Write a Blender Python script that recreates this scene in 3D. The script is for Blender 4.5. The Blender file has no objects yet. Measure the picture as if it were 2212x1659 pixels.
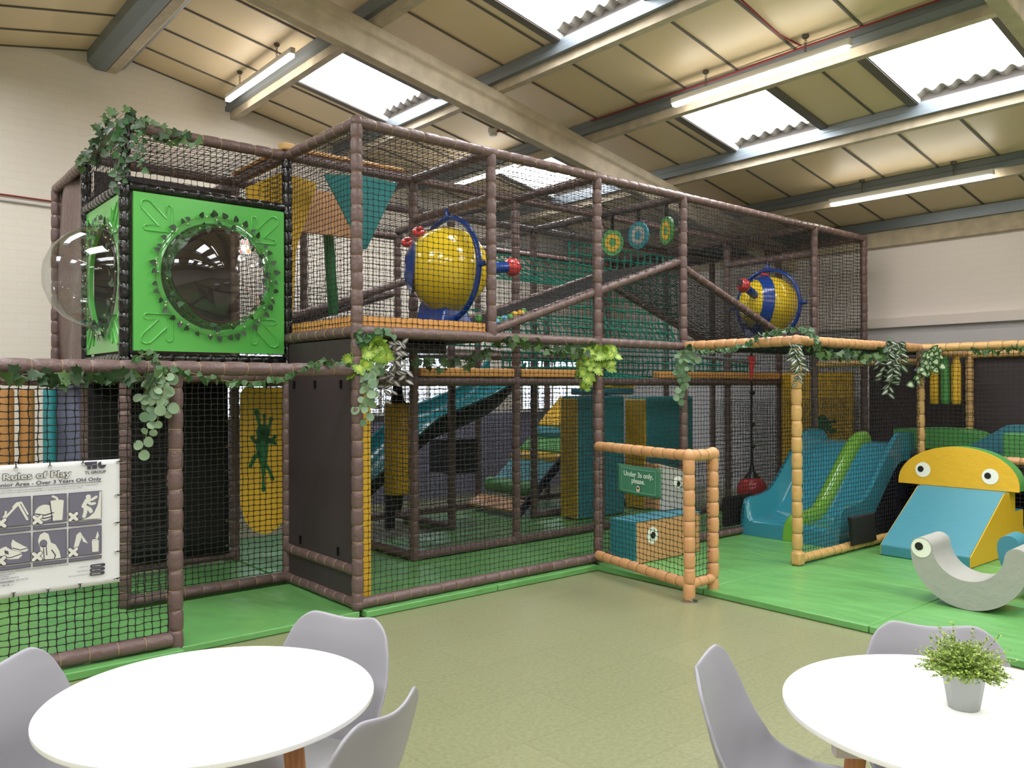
import bpy, math, random
from mathutils import Vector as V, Matrix
C = bpy.context.scene.collection
SC = bpy.context.scene
R = random.Random(7)
PI = math.pi

# ---------------------------------------------------------------- camera, sky, exposure
cam_d = bpy.data.cameras.new('camera')
cam = bpy.data.objects.new('camera', cam_d)
C.objects.link(cam)
cam_d.sensor_width = 36.0
cam_d.lens = 36.0 * 1788.35 / 2212.0
cam_d.clip_start = 0.05
cam.matrix_world = Matrix(((0.765044, -0.000227, -0.643978, -2.890193), (-0.643971, -0.005170, -0.765033, -5.110321), (-0.003156, 0.999987, -0.004101, 1.593193), (0, 0, 0, 1)))
SC.camera = cam
SC.view_settings.view_transform = 'Standard'
SC.view_settings.look = 'None'
SC.view_settings.gamma = 1.0
SC.view_settings.exposure = 0.5
SC.view_settings.use_curve_mapping = False
SC.cycles.use_denoising = True
SC.cycles.max_bounces = 8
SC.cycles.diffuse_bounces = 5
SC.cycles.glossy_bounces = 3
SC.cycles.transparent_max_bounces = 16
SC.cycles.sample_clamp_indirect = 6.0
SKY_STRENGTH = 11.5      # daylight leaving the skylight panes
TUBE_STRENGTH = 19.0     # fluorescent battens
WINDOW_STRENGTH = 2.2
world = bpy.data.worlds.new('overcast_sky')
SC.world = world
world.use_nodes = True
world.node_tree.nodes['Background'].inputs[0].default_value = (0.80, 0.88, 1.0, 1)
world.node_tree.nodes['Background'].inputs[1].default_value = 1.0

# ---------------------------------------------------------------- materials
def lin(c):
    return tuple(((x / 255) / 12.92 if x / 255 <= 0.04045 else ((x / 255 + 0.055) / 1.055) ** 2.4) for x in c)

def mat(name, rgb, rough=0.5, metal=0.0, bump=None, mottle=None, coat=0.0, spec=0.5, trans=0.0, double=None, emit=None):
    m = bpy.data.materials.new(name)
    m.use_nodes = True
    nt = m.node_tree
    b = nt.nodes['Principled BSDF']
    c = lin(rgb) + (1,)
    b.inputs['Base Color'].default_value = c
    b.inputs['Roughness'].default_value = rough
    b.inputs['Metallic'].default_value = metal
    b.inputs['Specular IOR Level'].default_value = spec
    if coat:
        b.inputs['Coat Weight'].default_value = coat
        b.inputs['Coat Roughness'].default_value = 0.08
    if trans:
        b.inputs['Transmission Weight'].default_value = trans
    if emit:
        b.inputs['Emission Color'].default_value = c
        b.inputs['Emission Strength'].default_value = emit
    if bump or mottle:
        tc = nt.nodes.new('ShaderNodeTexCoord')
    if bump:
        sc, st = bump[:2]
        dist = bump[3] if len(bump) > 3 else 0.02
        n = nt.nodes.new('ShaderNodeTexNoise')
        n.inputs['Scale'].default_value = sc
        n.inputs['Detail'].default_value = 3
        mp = nt.nodes.new('ShaderNodeMapping')
        mp.inputs['Scale'].default_value = bump[2] if len(bump) > 2 else (1, 1, 1)
        nt.links.new(tc.outputs['Object'], mp.inputs[0])
        nt.links.new(mp.outputs[0], n.inputs['Vector'])
        bp = nt.nodes.new('ShaderNodeBump')
        bp.inputs['Strength'].default_value = st
        bp.inputs['Distance'].default_value = dist
        nt.links.new(n.outputs[0], bp.inputs['Height'])
        nt.links.new(bp.outputs[0], b.inputs['Normal'])
    if mottle:
        sc, rgb2, lo, hi = mottle[:4]
        n = nt.nodes.new('ShaderNodeTexNoise')
        n.inputs['Scale'].default_value = sc
        n.inputs['Detail'].default_value = 6
        mp = nt.nodes.new('ShaderNodeMapping')
        mp.inputs['Scale'].default_value = mottle[4] if len(mottle) > 4 else (1, 1, 1)
        nt.links.new(tc.outputs['Object'], mp.inputs[0])
        nt.links.new(mp.outputs[0], n.inputs['Vector'])
        r = nt.nodes.new('ShaderNodeValToRGB')
        r.color_ramp.elements[0].position = lo
        r.color_ramp.elements[1].position = hi
        r.color_ramp.elements[0].color = c
        r.color_ramp.elements[1].color = lin(rgb2) + (1,)
        nt.links.new(n.outputs[0], r.inputs[0])
        nt.links.new(r.outputs[0], b.inputs['Base Color'])
    return m

def brick_mat(name, rgb, rgb2):
    m = mat(name, rgb, 0.75)
    nt = m.node_tree
    b = nt.nodes['Principled BSDF']
    tc = nt.nodes.new('ShaderNodeTexCoord')
    return m, nt, b, tc

def painted_brick(name, axis, cols=((237, 230, 219), (236, 228, 217), (233, 225, 213)), bump=0.16):
    m, nt, b, tc = brick_mat(name, (226, 217, 203), (214, 205, 191))
    sep = nt.nodes.new('ShaderNodeSeparateXYZ')
    com = nt.nodes.new('ShaderNodeCombineXYZ')
    nt.links.new(tc.outputs['Object'], sep.inputs[0])
    nt.links.new(sep.outputs[axis], com.inputs[0])
    nt.links.new(sep.outputs[2], com.inputs[1])
    br = nt.nodes.new('ShaderNodeTexBrick')
    br.inputs['Color1'].default_value = lin(cols[0]) + (1,)
    br.inputs['Color2'].default_value = lin(cols[1]) + (1,)
    br.inputs['Mortar'].default_value = lin(cols[2]) + (1,)
    br.inputs['Scale'].default_value = 1.0
    br.inputs['Brick Width'].default_value = 0.235
    br.inputs['Row Height'].default_value = 0.082
    br.inputs['Mortar Size'].default_value = 0.006
    nt.links.new(com.outputs[0], br.inputs['Vector'])
    nt.links.new(br.outputs[0], b.inputs['Base Color'])
    bp = nt.nodes.new('ShaderNodeBump')
    bp.inputs['Strength'].default_value = bump
    bp.inputs['Distance'].default_value = 0.005
    bp.invert = True
    n = nt.nodes.new('ShaderNodeTexNoise')
    n.inputs['Scale'].default_value = 30
    ad = nt.nodes.new('ShaderNodeMath')
    ad.operation = 'MULTIPLY_ADD'
    ad.inputs[1].default_value = 0.5
    nt.links.new(n.outputs[0], ad.inputs[0])
    nt.links.new(br.outputs['Fac'], ad.inputs[2])
    nt.links.new(ad.outputs[0], bp.inputs['Height'])
    nt.links.new(bp.outputs[0], b.inputs['Normal'])
    return m

def floor_mat():
    m = mat('olive_vinyl_tile', (150, 152, 92), 0.42, spec=0.6)
    nt = m.node_tree
    b = nt.nodes['Principled BSDF']
    tc = nt.nodes.new('ShaderNodeTexCoord')
    n1 = nt.nodes.new('ShaderNodeTexNoise'); n1.inputs['Scale'].default_value = 45; n1.inputs['Detail'].default_value = 8; n1.inputs['Roughness'].default_value = 0.75
    n2 = nt.nodes.new('ShaderNodeTexNoise'); n2.inputs['Scale'].default_value = 1.2; n2.inputs['Detail'].default_value = 1
    for n in (n1, n2): nt.links.new(tc.outputs['Object'], n.inputs['Vector'])
    r1 = nt.nodes.new('ShaderNodeValToRGB')
    r1.color_ramp.elements[0].position = 0.32; r1.color_ramp.elements[1].position = 0.68
    r1.color_ramp.elements[0].color = lin((123, 125, 91)) + (1,); r1.color_ramp.elements[1].color = lin((149, 151, 116)) + (1,)
    nt.links.new(n1.outputs[0], r1.inputs[0])
    br = nt.nodes.new('ShaderNodeTexBrick')
    br.offset = 0.5
    br.inputs['Scale'].default_value = 1.0
    br.inputs['Brick Width'].default_value = 0.92
    br.inputs['Row Height'].default_value = 0.46
    br.inputs['Mortar Size'].default_value = 0.0016
    br.inputs['Mortar Smooth'].default_value = 0.4
    br.inputs['Color1'].default_value = (1, 1, 1, 1); br.inputs['Color2'].default_value = (0.93, 0.94, 0.93, 1); br.inputs['Mortar'].default_value = (0.62, 0.62, 0.6, 1)
    nt.links.new(tc.outputs['Object'], br.inputs['Vector'])
    mx = nt.nodes.new('ShaderNodeMix'); mx.data_type = 'RGBA'; mx.blend_type = 'MULTIPLY'; mx.inputs[0].default_value = 1
    nt.links.new(r1.outputs[0], mx.inputs[6]); nt.links.new(br.outputs[0], mx.inputs[7])
    nt.links.new(mx.outputs[2], b.inputs['Base Color'])
    r2 = nt.nodes.new('ShaderNodeMapRange'); r2.inputs[3].default_value = 0.27; r2.inputs[4].default_value = 0.35
    nt.links.new(n2.outputs[0], r2.inputs[0]); nt.links.new(r2.outputs[0], b.inputs['Roughness'])
    return m

def glass_mat():
    m = bpy.data.materials.new('clear_acrylic')
    m.use_nodes = True
    nt = m.node_tree
    nt.nodes.remove(nt.nodes['Principled BSDF'])
    out = nt.nodes['Material Output']
    tr = nt.nodes.new('ShaderNodeBsdfTransparent'); tr.inputs[0].default_value = (0.94, 0.95, 0.96, 1)
    gl = nt.nodes.new('ShaderNodeBsdfGlossy'); gl.inputs['Roughness'].default_value = 0.02
    fr = nt.nodes.new('ShaderNodeLayerWeight'); fr.inputs[0].default_value = 0.28
    fp = nt.nodes.new('ShaderNodeMath'); fp.operation = 'POWER'; fp.inputs[1].default_value = 1.6
    fa = nt.nodes.new('ShaderNodeMath'); fa.operation = 'MULTIPLY_ADD'; fa.inputs[1].default_value = 0.85; fa.inputs[2].default_value = 0.06
    nt.links.new(fr.outputs['Facing'], fp.inputs[0]); nt.links.new(fp.outputs[0], fa.inputs[0])
    mx = nt.nodes.new('ShaderNodeMixShader')
    nt.links.new(fa.outputs[0], mx.inputs[0]); nt.links.new(tr.outputs[0], mx.inputs[1]); nt.links.new(gl.outputs[0], mx.inputs[2])
    nt.links.new(mx.outputs[0], out.inputs[0])
    return m

def light_mat(name, rgb, strength):
    m = bpy.data.materials.new(name)
    m.use_nodes = True
    nt = m.node_tree
    nt.nodes.remove(nt.nodes['Principled BSDF'])
    e = nt.nodes.new('ShaderNodeEmission')
    e.inputs[0].default_value = lin(rgb) + (1,)
    e.inputs[1].default_value = strength
    nt.links.new(e.outputs[0], nt.nodes['Material Output'].inputs[0])
    return m

WR = (14, 0.25)
M = dict(
    brown=mat('brown_vinyl', (104, 84, 81), 0.40, bump=(22, 0.45)),
    brown_dark=mat('dark_brown_sheet', (58, 48, 51), 0.55, bump=(9, 0.2)),
    black_sheet=mat('black_curtain_cloth', (20, 19, 21), 0.8, bump=(6, 0.3)),
    black=mat('glossy_black_vinyl', (18, 18, 20), 0.22, bump=(18, 0.5), coat=0.3),
    tie=mat('tan_cord', (176, 146, 108), 0.8),
    tie_dark=mat('brown_cord', (120, 84, 58), 0.8),
    tan=mat('tan_vinyl', (202, 152, 104), 0.42, bump=(16, 0.35)),
    tan_gold=mat('golden_tan_vinyl', (200, 160, 100), 0.42, bump=(16, 0.35)),
    tan_shaded=mat('shaded_tan_vinyl', (176, 124, 66), 0.5, bump=(14, 0.3)),  # same tan vinyl, with the shade on the upright rollers put into its colour
    orange=mat('orange_vinyl', (226, 164, 92), 0.42, bump=(12, 0.25)),
    yellow=mat('yellow_vinyl', (222, 176, 46), 0.42, bump=(10, 0.3)),
    yellow_plastic=mat('yellow_moulded_plastic', (234, 200, 44), 0.12, coat=0.5),
    blue_plastic=mat('blue_moulded_plastic', (10, 62, 150), 0.2, coat=0.4),
    red_plastic=mat('red_moulded_plastic', (206, 62, 62), 0.25, coat=0.3),
    green_mat=mat('green_mat_vinyl', (102, 162, 92), 0.36, bump=(1.5, 1.0, (1, .6, 1), 0.13)),
    green_vinyl=mat('green_vinyl', (84, 154, 82), 0.42, bump=(10, 0.3)),
    green_dark=mat('deep_green_vinyl', (30, 110, 52), 0.5, bump=(10, 0.3)),
    green_panel=mat('bright_green_plastic', (88, 180, 80), 0.28, coat=0.25),
    teal=mat('teal_vinyl', (48, 136, 146), 0.42, bump=(10, 0.3)),
    teal_deep=mat('deep_teal_board', (16, 112, 112), 0.5),
    blue_vinyl=mat('blue_vinyl', (66, 136, 152), 0.42, bump=(10, 0.3)),
    slide_blue=mat('glossy_blue_slide', (54, 136, 154), 0.14, coat=0.4),
    slide_green=mat('glossy_green_slide', (112, 168, 62), 0.16, coat=0.4),
    slide_teal=mat('glossy_teal_slide', (24, 130, 140), 0.2, coat=0.3),
    slide_under=mat('dark_slide_underside', (22, 28, 48), 0.6),
    grey_vinyl=mat('grey_vinyl', (164, 164, 158), 0.5, bump=(12, 0.35)),
    grey_blue=mat('grey_blue_sheet', (134, 136, 166), 0.45, bump=(5, 0.5)),
    net=mat('black_net_cord', (30, 27, 27), 0.7),
    net_teal=mat('teal_rope', (14, 124, 104), 0.7),
    white_spot=mat('white_vinyl', (236, 238, 226), 0.45),
    dark_spot=mat('black_vinyl_spot', (22, 22, 24), 0.45),
    splat=mat('dark_green_splat', (18, 104, 50), 0.5),
    steel=mat('galvanised_steel', (176, 182, 186), 0.38, metal=0.75, bump=(30, 0.1)),
    zinc=mat('galvanised_channel', (128, 138, 146), 0.42, metal=0.45, bump=(8, 0.15)),
    chrome=mat('bright_metal', (205, 205, 205), 0.25, metal=1.0),
    concrete=mat('grey_concrete', (182, 170, 150), 0.85, bump=(40, 0.35), mottle=(7, (206, 192, 168), 0.35, 0.7)),
    panel=mat('cream_ceiling_board', (234, 212, 174), 0.38, bump=(0.9, 0.35), mottle=(0.8, (226, 206, 172), 0.35, 0.7)),
    joint=mat('dark_joint_strip', (104, 98, 92), 0.7),
    cement=mat('fibre_cement_edge', (168, 160, 152), 0.85),
    wall_x=painted_brick('white_painted_brick_gable', 0),
    wall_y=painted_brick('white_painted_brick_side', 1, ((240, 232, 230), (239, 231, 229), (237, 229, 227)), 0.10),
    wall_grey=mat('pale_grey_paint', (204, 202, 206), 0.7, bump=(20, 0.1)),
    ledge=mat('cream_painted_concrete', (232, 224, 220), 0.7, bump=(20, 0.1)),
    skirt=mat('grey_dado_paint', (134, 134, 158), 0.7),
    white_plastic=mat('white_plastic', (232, 230, 226), 0.4),
    red_cable=mat('red_cable_sheath', (132, 40, 44), 0.5),
    floor=floor_mat(),
    glass=glass_mat(),
    sky=light_mat('skylight_daylight', (250, 252, 255), SKY_STRENGTH),
    tube=light_mat('lit_diffuser', (255, 246, 232), TUBE_STRENGTH),
    window=light_mat('window_daylight', (226, 238, 255), WINDOW_STRENGTH),
    table_white=mat('white_laminate', (244, 244, 242), 0.3, spec=0.4),
    table_edge=mat('off_white_edge', (214, 206, 202), 0.5),
    oak=mat('oak_wood', (196, 136, 84), 0.45, mottle=(6, (168, 110, 64), 0.4, 0.65, (14, 14, 1.2))),
    shell=mat('pale_grey_plastic', (152, 151, 159), 0.38),
    cushion=mat('pale_grey_seat_pad', (190, 190, 193), 0.45, bump=(14, 0.2)),
    pot=mat('silver_planter', (158, 162, 160), 0.45, metal=0.35),
    soil=mat('dark_soil', (46, 34, 26), 0.9, bump=(60, 0.8)),
    poster=mat('white_banner_vinyl', (222, 223, 226), 0.5, bump=(4, 0.3)),
    poster_dark=mat('dark_print', (62, 60, 74), 0.6),
    poster_mid=mat('grey_print', (108, 106, 122), 0.6),
    poster_pale=mat('pale_print', (214, 214, 206), 0.6),
    sign_green=mat('green_banner_vinyl', (68, 130, 102), 0.5, bump=(5, 0.25)),
    sign_text=mat('pale_mint_print', (222, 238, 224), 0.6),
    sign_line=mat('mint_line_print', (140, 196, 170), 0.6),
    leaf_ivy=mat('dark_ivy_leaf', (40, 68, 36), 0.5),
    leaf_ivy2=mat('mid_ivy_leaf', (70, 100, 50), 0.5),
    leaf_pothos=mat('green_leaf', (48, 92, 48), 0.45),
    leaf_cream=mat('cream_leaf_marking', (184, 198, 158), 0.5),
    leaf_euc=mat('grey_green_leaf', (128, 154, 120), 0.55),
    leaf_euc2=mat('sage_leaf', (98, 128, 96), 0.55),
    leaf_lime=mat('lime_leaf', (172, 192, 78), 0.45),
    leaf_lime2=mat('yellow_green_leaf', (124, 160, 56), 0.45),
    leaf_purple=mat('purple_grey_leaf', (92, 84, 86), 0.5),
    leaf_silver=mat('silver_leaf_stripe', (178, 180, 168), 0.5),
    leaf_dark=mat('deep_green_leaf', (44, 68, 46), 0.45),
    leaf_box=mat('fresh_green_leaflet', (104, 138, 46), 0.5),
    leaf_box2=mat('pale_lime_leaflet', (166, 190, 84), 0.5),
    stem=mat('pale_green_stem', (150, 152, 100), 0.7),
    stem_dark=mat('brown_stem', (96, 80, 58), 0.7),
    bead=mat('warm_white_bead', (244, 232, 196), 0.3),
    pink=mat('pink_print', (232, 140, 160), 0.5),
    sky_blue=mat('light_blue_print', (110, 180, 220), 0.5),
)

# ---------------------------------------------------------------- mesh helpers
def wpos(o):
    p = V((0, 0, 0))
    while o is not None:
        p = p + o.location
        o = o.parent
    return p

class MB:
    def __init__(s):
        s.v = []; s.f = []; s.m = []; s.mi = 0
    def add(s, vs, fs, mi=None):
        b = len(s.v)
        s.v.extend([tuple(x) for x in vs])
        s.f.extend([tuple(i + b for i in f) for f in fs])
        s.m.extend([s.mi if mi is None else mi] * len(fs))
    def box(s, a, b, mi=None):
        x0, y0, z0 = a; x1, y1, z1 = b
        s.hexa([(x0, y0, z0), (x1, y0, z0), (x1, y1, z0), (x0, y1, z0), (x0, y0, z1), (x1, y0, z1), (x1, y1, z1), (x0, y1, z1)], mi)
    def hexa(s, p, mi=None):
        s.add(p, [(0, 3, 2, 1), (4, 5, 6, 7), (0, 1, 5, 4), (1, 2, 6, 5), (2, 3, 7, 6), (3, 0, 4, 7)], mi)
    def tube(s, pts, r, n=8, caps=True, closed=False, mi=None, up=None):
        pts = [V(p) for p in pts]; k = len(pts)
        rs = r if isinstance(r, (list, tuple)) else [r] * k
        vs = []; fs = []
        prev = None
        for i, p in enumerate(pts):
            if closed: t = pts[(i + 1) % k] - pts[i - 1]
            else: t = pts[min(i + 1, k - 1)] - pts[max(i - 1, 0)]
            if t.length < 1e-9: t = V((0, 0, 1))
            t.normalize()
            if prev is None:
                a = V((0, 0, 1)) if abs(t.z) < 0.9 else V((1, 0, 0))
                if up is not None: a = V(up)
                x = a - t * a.dot(t)
            else:
                x = prev - t * prev.dot(t)
            if x.length < 1e-6: x = t.orthogonal()
            x.normalize(); prev = x
            y = t.cross(x)
            for j in range(n):
                a = 2 * PI * j / n
                vs.append(p + (x * math.cos(a) + y * math.sin(a)) * rs[i])
        m = k if closed else k - 1
        for i in range(m):
            i2 = (i + 1) % k
            for j in range(n):
                j2 = (j + 1) % n
                fs.append((i * n + j, i * n + j2, i2 * n + j2, i2 * n + j))
        if caps and not closed:
            fs.append(tuple(range(n - 1, -1, -1)))
            fs.append(tuple((k - 1) * n + j for j in range(n)))
        s.add(vs, fs, mi)
    def sphere(s, c, r, nu=24, nv=14, mi=None, rot=None, v0=0.0, v1=1.0):
        rx = r if isinstance(r, (list, tuple)) else (r, r, r)
        vs = []; fs = []
        for i in range(nv + 1):
            th = PI * (v0 + (v1 - v0) * i / nv)
            for j in range(nu):
                ph = 2 * PI * j / nu
                p = V((rx[0] * math.sin(th) * math.cos(ph), rx[1] * math.sin(th) * math.sin(ph), rx[2] * math.cos(th)))
                if rot is not None: p = rot @ p
                vs.append(V(c) + p)
        for i in range(nv):
            for j in range(nu):
                j2 = (j + 1) % nu
                fs.append((i * nu + j, (i + 1) * nu + j, (i + 1) * nu + j2, i * nu + j2))
        s.add(vs, fs, mi)
    def torus(s, c, axis, R_, r, n=28, k=8, mi=None):
        q = V(axis).normalized()
        x = q.orthogonal().normalized(); y = q.cross(x)
        s.tube([V(c) + (x * math.cos(2 * PI * i / n) + y * math.sin(2 * PI * i / n)) * R_ for i in range(n)], r, k, closed=True, mi=mi, up=q)
    def prism(s, poly, o, ux, uy, d, mi=None, mi_side=None):
        o = V(o); ux = V(ux); uy = V(uy); d = V(d); n = len(poly)
        a = [o + ux * p[0] + uy * p[1] for p in poly]
        b = [p + d for p in a]
        f1 = tuple(range(n)); f2 = tuple(n + i for i in range(n - 1, -1, -1))
        if ux.cross(uy).dot(d) > 0: f1, f2 = tuple(reversed(f1)), tuple(reversed(f2))
        s.add(a + b, [f1, f2], mi)
        fs = []
        for i in range(n):
            j = (i + 1) % n
            q = (i, j, n + j, n + i)
            fs.append(q if ux.cross(uy).dot(d) > 0 else tuple(reversed(q)))
        s.add(a + b, fs, mi if mi_side is None else mi_side)
    def disc(s, c, nrm, r, n=24, mi=None, sx=1.0, up=(0, 0, 1)):
        q = V(nrm).normalized(); y = V(up) - q * V(up).dot(q); y.normalize(); x = y.cross(q)
        s.add([V(c) + x * math.cos(2 * PI * i / n) * r * sx + y * math.sin(2 * PI * i / n) * r for i in range(n)], [tuple(range(n))], mi)
    def grid(s, fn, nu, nv, mi=None, closed_u=False):
        vs = [fn(i / nu, j / nv) for j in range(nv + 1) for i in range(nu + (0 if closed_u else 1))]
        w = nu if closed_u else nu + 1
        fs = []
        for j in range(nv):
            for i in range(nu):
                i2 = (i + 1) % w
                fs.append((j * w + i, j * w + i2, (j + 1) * w + i2, (j + 1) * w + i))
        s.add(vs, fs, mi)
    def lathe(s, c, prof, n=28, mi=None):
        vs = []; fs = []
        for r, z in prof:
            for j in range(n):
                a = 2 * PI * j / n
                vs.append((c[0] + r * math.cos(a), c[1] + r * math.sin(a), c[2] + z))
        for i in range(len(prof) - 1):
            for j in range(n):
                j2 = (j + 1) % n
                fs.append((i * n + j, i * n + j2, (i + 1) * n + j2, (i + 1) * n + j))
        fs.append(tuple(range(n - 1, -1, -1)))
        fs.append(tuple((len(prof) - 1) * n + j for j in range(n)))
        s.add(vs, fs, mi)
    def build(s, name, mats, parent=None, smooth=True, angle=40, bevel=0, seg=2, solid=0, sub=0):
        me = bpy.data.meshes.new(name)
        off = wpos(parent) if parent is not None else V((0, 0, 0))
        me.from_pydata([(x - off.x, y - off.y, z - off.z) for x, y, z in s.v], [], s.f)
        if not isinstance(mats, (list, tuple)): mats = [mats]
        for m in mats: me.materials.append(M[m] if isinstance(m, str) else m)
        if len(mats) > 1: me.polygons.foreach_set('material_index', s.m)
        if smooth:
            me.polygons.foreach_set('use_smooth', [True] * len(me.polygons))
            try: me.set_sharp_from_angle(angle=math.radians(angle))
            except Exception: pass
        me.update()
        o = bpy.data.objects.new(name, me)
        C.objects.link(o)
        if parent is not None: o.parent = parent
        if solid:
            md = o.modifiers.new('solid', 'SOLIDIFY'); md.thickness = solid; md.offset = 0
        if bevel:
            md = o.modifiers.new('bevel', 'BEVEL'); md.width = bevel; md.segments = seg; md.limit_method = 'ANGLE'; md.angle_limit = math.radians(40)
        if sub:
            md = o.modifiers.new('sub', 'SUBSURF'); md.levels = sub; md.render_levels = sub
        return o

def tag(o, label, cat, group=None):
    o['label'] = label; o['category'] = cat
    if group: o['group'] = group
    return o
def thing(name, label, cat, loc=(0, 0, 0), group=None):
    o = bpy.data.objects.new(name, None)
    o.empty_display_size = 0.1
    C.objects.link(o)
    o.location = loc
    return tag(o, label, cat, group)
def struct(o):
    o['kind'] = 'structure'
    return o

def pad_tube(mb, p0, p1, r=0.043, seg=0.135, ties=True, ends=0.0, n=14, sag=0.15, tie_r=0.0023):
    """cushioned sleeve: bulges between tie cords (material 0 sleeve, 1 cord)"""
    p0 = V(p0); p1 = V(p1); d = p1 - p0; L = d.length; d.normalize()
    p0 = p0 - d * ends; p1 = p1 + d * ends; L += 2 * ends
    k = max(1, round(L / seg))
    pts = []; rs = []
    for i in range(k):
        jit = 1 + R.uniform(-0.03, 0.025)
        w = V((R.uniform(-1, 1), R.uniform(-1, 1), R.uniform(-1, 1))) * (r * 0.035)
        for t, q in ((0.0, 1 - sag), (0.07, 1 - sag * 0.42), (0.22, 1 - sag * .06), (0.5, 1.0), (0.78, 1 - sag * .06), (0.93, 1 - sag * 0.42)):
            pts.append(p0 + d * (L * (i + t) / k) + (w if t > 0.05 else V((0, 0, 0)))); rs.append(r * q * (jit if 0.05 < t else 1))
    pts.append(p1); rs.append(r * (1 - sag))
    mb.tube(pts, rs, n, mi=0)
    if ties:
        for i in range(1, k):
            c = p0 + d * (L * i / k)
            tl = d.orthogonal().normalized() * R.uniform(-0.05, 0.05)
            mb.torus(c, d + tl, r * (1 - sag) + 0.0012, tie_r, 12, 4, mi=1)

def net(mb, o, ux, uy, lx, ly, cell=0.05, r=0.0018, knot=0.0031, jit=0.085, bulge=0.0, clip=None, warp=None, celly=None):
    """knotted square mesh as real cord; ux, uy span it from corner o"""
    o = V(o); ux = V(ux).normalized(); uy = V(uy).normalized(); nn = ux.cross(uy).normalized()
    ni = max(1, round(lx / cell)); nj = max(1, round(ly / (celly or cell)))
    cx = lx / ni; cy = ly / nj
    P = []
    for j in range(nj + 1):
        row = []
        for i in range(ni + 1):
            u = i * cx + (R.uniform(-1, 1) * jit * cx if 0 < i < ni else 0)
            v = j * cy + (R.uniform(-1, 1) * jit * cy if 0 < j < nj else 0)
            p = o + ux * u + uy * v + nn * (bulge * math.sin(PI * i / ni) * math.sin(PI * j / nj) + R.uniform(-0.004, 0.004))
            if warp: p = V(warp(p, i / ni, j / nj))
            row.append(p)
        P.append(row)
    def line(row, a, b):
        pts = []; rs = []
        for i, p in enumerate(row):
            pts.append(p); rs.append(knot)
            if i < len(row) - 1:
                q = (p + row[i + 1]) * 0.5
                q += a * R.uniform(-1, 1) * 0.05 * cell
                pts.append(q); rs.append(r)
        vs = []; fs = []
        for p, w in zip(pts, rs):
            vs += [p + a * w, p + b * w, p - a * w, p - b * w]
        for i in range(len(pts) - 1):
            k = i * 4
            fs += [(k, k + 1, k + 5, k + 4), (k + 1, k + 2, k + 6, k + 5), (k + 2, k + 3, k + 7, k + 6), (k + 3, k, k + 4, k + 7)]
        mb.add(vs, fs)
    for j in range(nj + 1): line(P[j], uy, nn)
    for i in range(ni + 1): line([P[j][i] for j in range(nj + 1)], ux, nn)

def text_polys(txt, size, bold=0.0, align='CENTER', shear=0.0, spacing=1.0):
    cu = bpy.data.curves.new('lettering', 'FONT')
    cu.body = txt; cu.size = size; cu.align_x = align; cu.offset = bold; cu.shear = shear; cu.space_character = spacing
    cu.resolution_u = 3
    ob = bpy.data.objects.new('lettering', cu)
    C.objects.link(ob)
    dg = bpy.context.evaluated_depsgraph_get()
    ev = ob.evaluated_get(dg)
    me = ev.to_mesh()
    vs = [(v.co.x, v.co.y) for v in me.vertices]
    fs = [tuple(p.vertices) for p in me.polygons]
    ev.to_mesh_clear()
    bpy.data.objects.remove(ob); bpy.data.curves.remove(cu)
    return vs, fs
def put_text(mb, txt, size, o, ux, uy, mi=0, bold=0.0, align='CENTER', shear=0.0, wide=1.0, spacing=1.0):
    vs, fs = text_polys(txt, size, bold, align, shear, spacing)
    o = V(o); ux = V(ux); uy = V(uy)
    mb.add([o + ux * (x * wide) + uy * y for x, y in vs], fs, mi)

# ---------------------------------------------------------------- the hall
XR, XL, YB, YF = 7.95, -8.73, 4.78, -11.4
RIDGE = -0.39
SL = 0.19
PUR = [0.966, 2.40, 3.74, 5.15, 6.62]
def zb(x): return 5.044 - SL * x if x >= RIDGE else 5.044 - SL * (2 * RIDGE - x)      # underside of the purlins
def zs(x): return zb(x) + 0.215                                                      # underside of the ceiling boards
m = MB(); m.add([(XL, YF, 0), (XR, YF, 0), (XR, YB, 0), (XL, YB, 0)], [(0, 1, 2, 3)])
struct(m.build('floor', 'floor', smooth=False))
# walls
m = MB()
m.add([(XL, YB, 0), (XR, YB, 0), (XR, YB, zs(XR)), (RIDGE, YB, zs(RIDGE)), (XL, YB, zs(XL))], [(0, 1, 2, 3, 4)])
m.add([(XL, YB + .2, 0), (XR, YB + .2, 0), (XR, YB + .2, zs(XR)), (RIDGE, YB + .2, zs(RIDGE)), (XL, YB + .2, zs(XL))], [(4, 3, 2, 1, 0)])
struct(m.build('wall_back', 'wall_x', smooth=False))
m = MB(); m.box((.3, YB - .012, 0), (XR, YB + .05, 1.21)); struct(m.build('baseboard_back', 'skirt', smooth=False))
m = MB()
m.box((XR, YF, 2.49), (XR + .2, YB, zs(XR) + .02), 0)
m.box((XR, YF, 0), (XR + .2, YB, 2.36), 1)
struct(m.build('wall_right', ['wall_y', 'wall_grey'], smooth=False))
m = MB(); m.box((XR - .075, YF, 2.36), (XR + .2, YB - .01, 2.49))
struct(m.build('trim_2', 'ledge', smooth=False, bevel=.008))
m = MB(); m.box((XL - .2, YF, 0), (XL, YB, zs(XL)))
struct(m.build('wall_left', 'wall_y', smooth=False))
m = MB()
m.add([(XL, YF, 0), (XR, YF, 0), (XR, YF, zs(XR)), (RIDGE, YF, zs(RIDGE)), (XL, YF, zs(XL))], [(4, 3, 2, 1, 0)])
struct(m.build('wall_front', 'wall_x', smooth=False))
m = MB(); m.box((1.9, YB - .08, 2.15), (XR, YB, 2.23))
struct(m.build('trim_1', 'ledge', smooth=False, bevel=.008))
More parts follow.
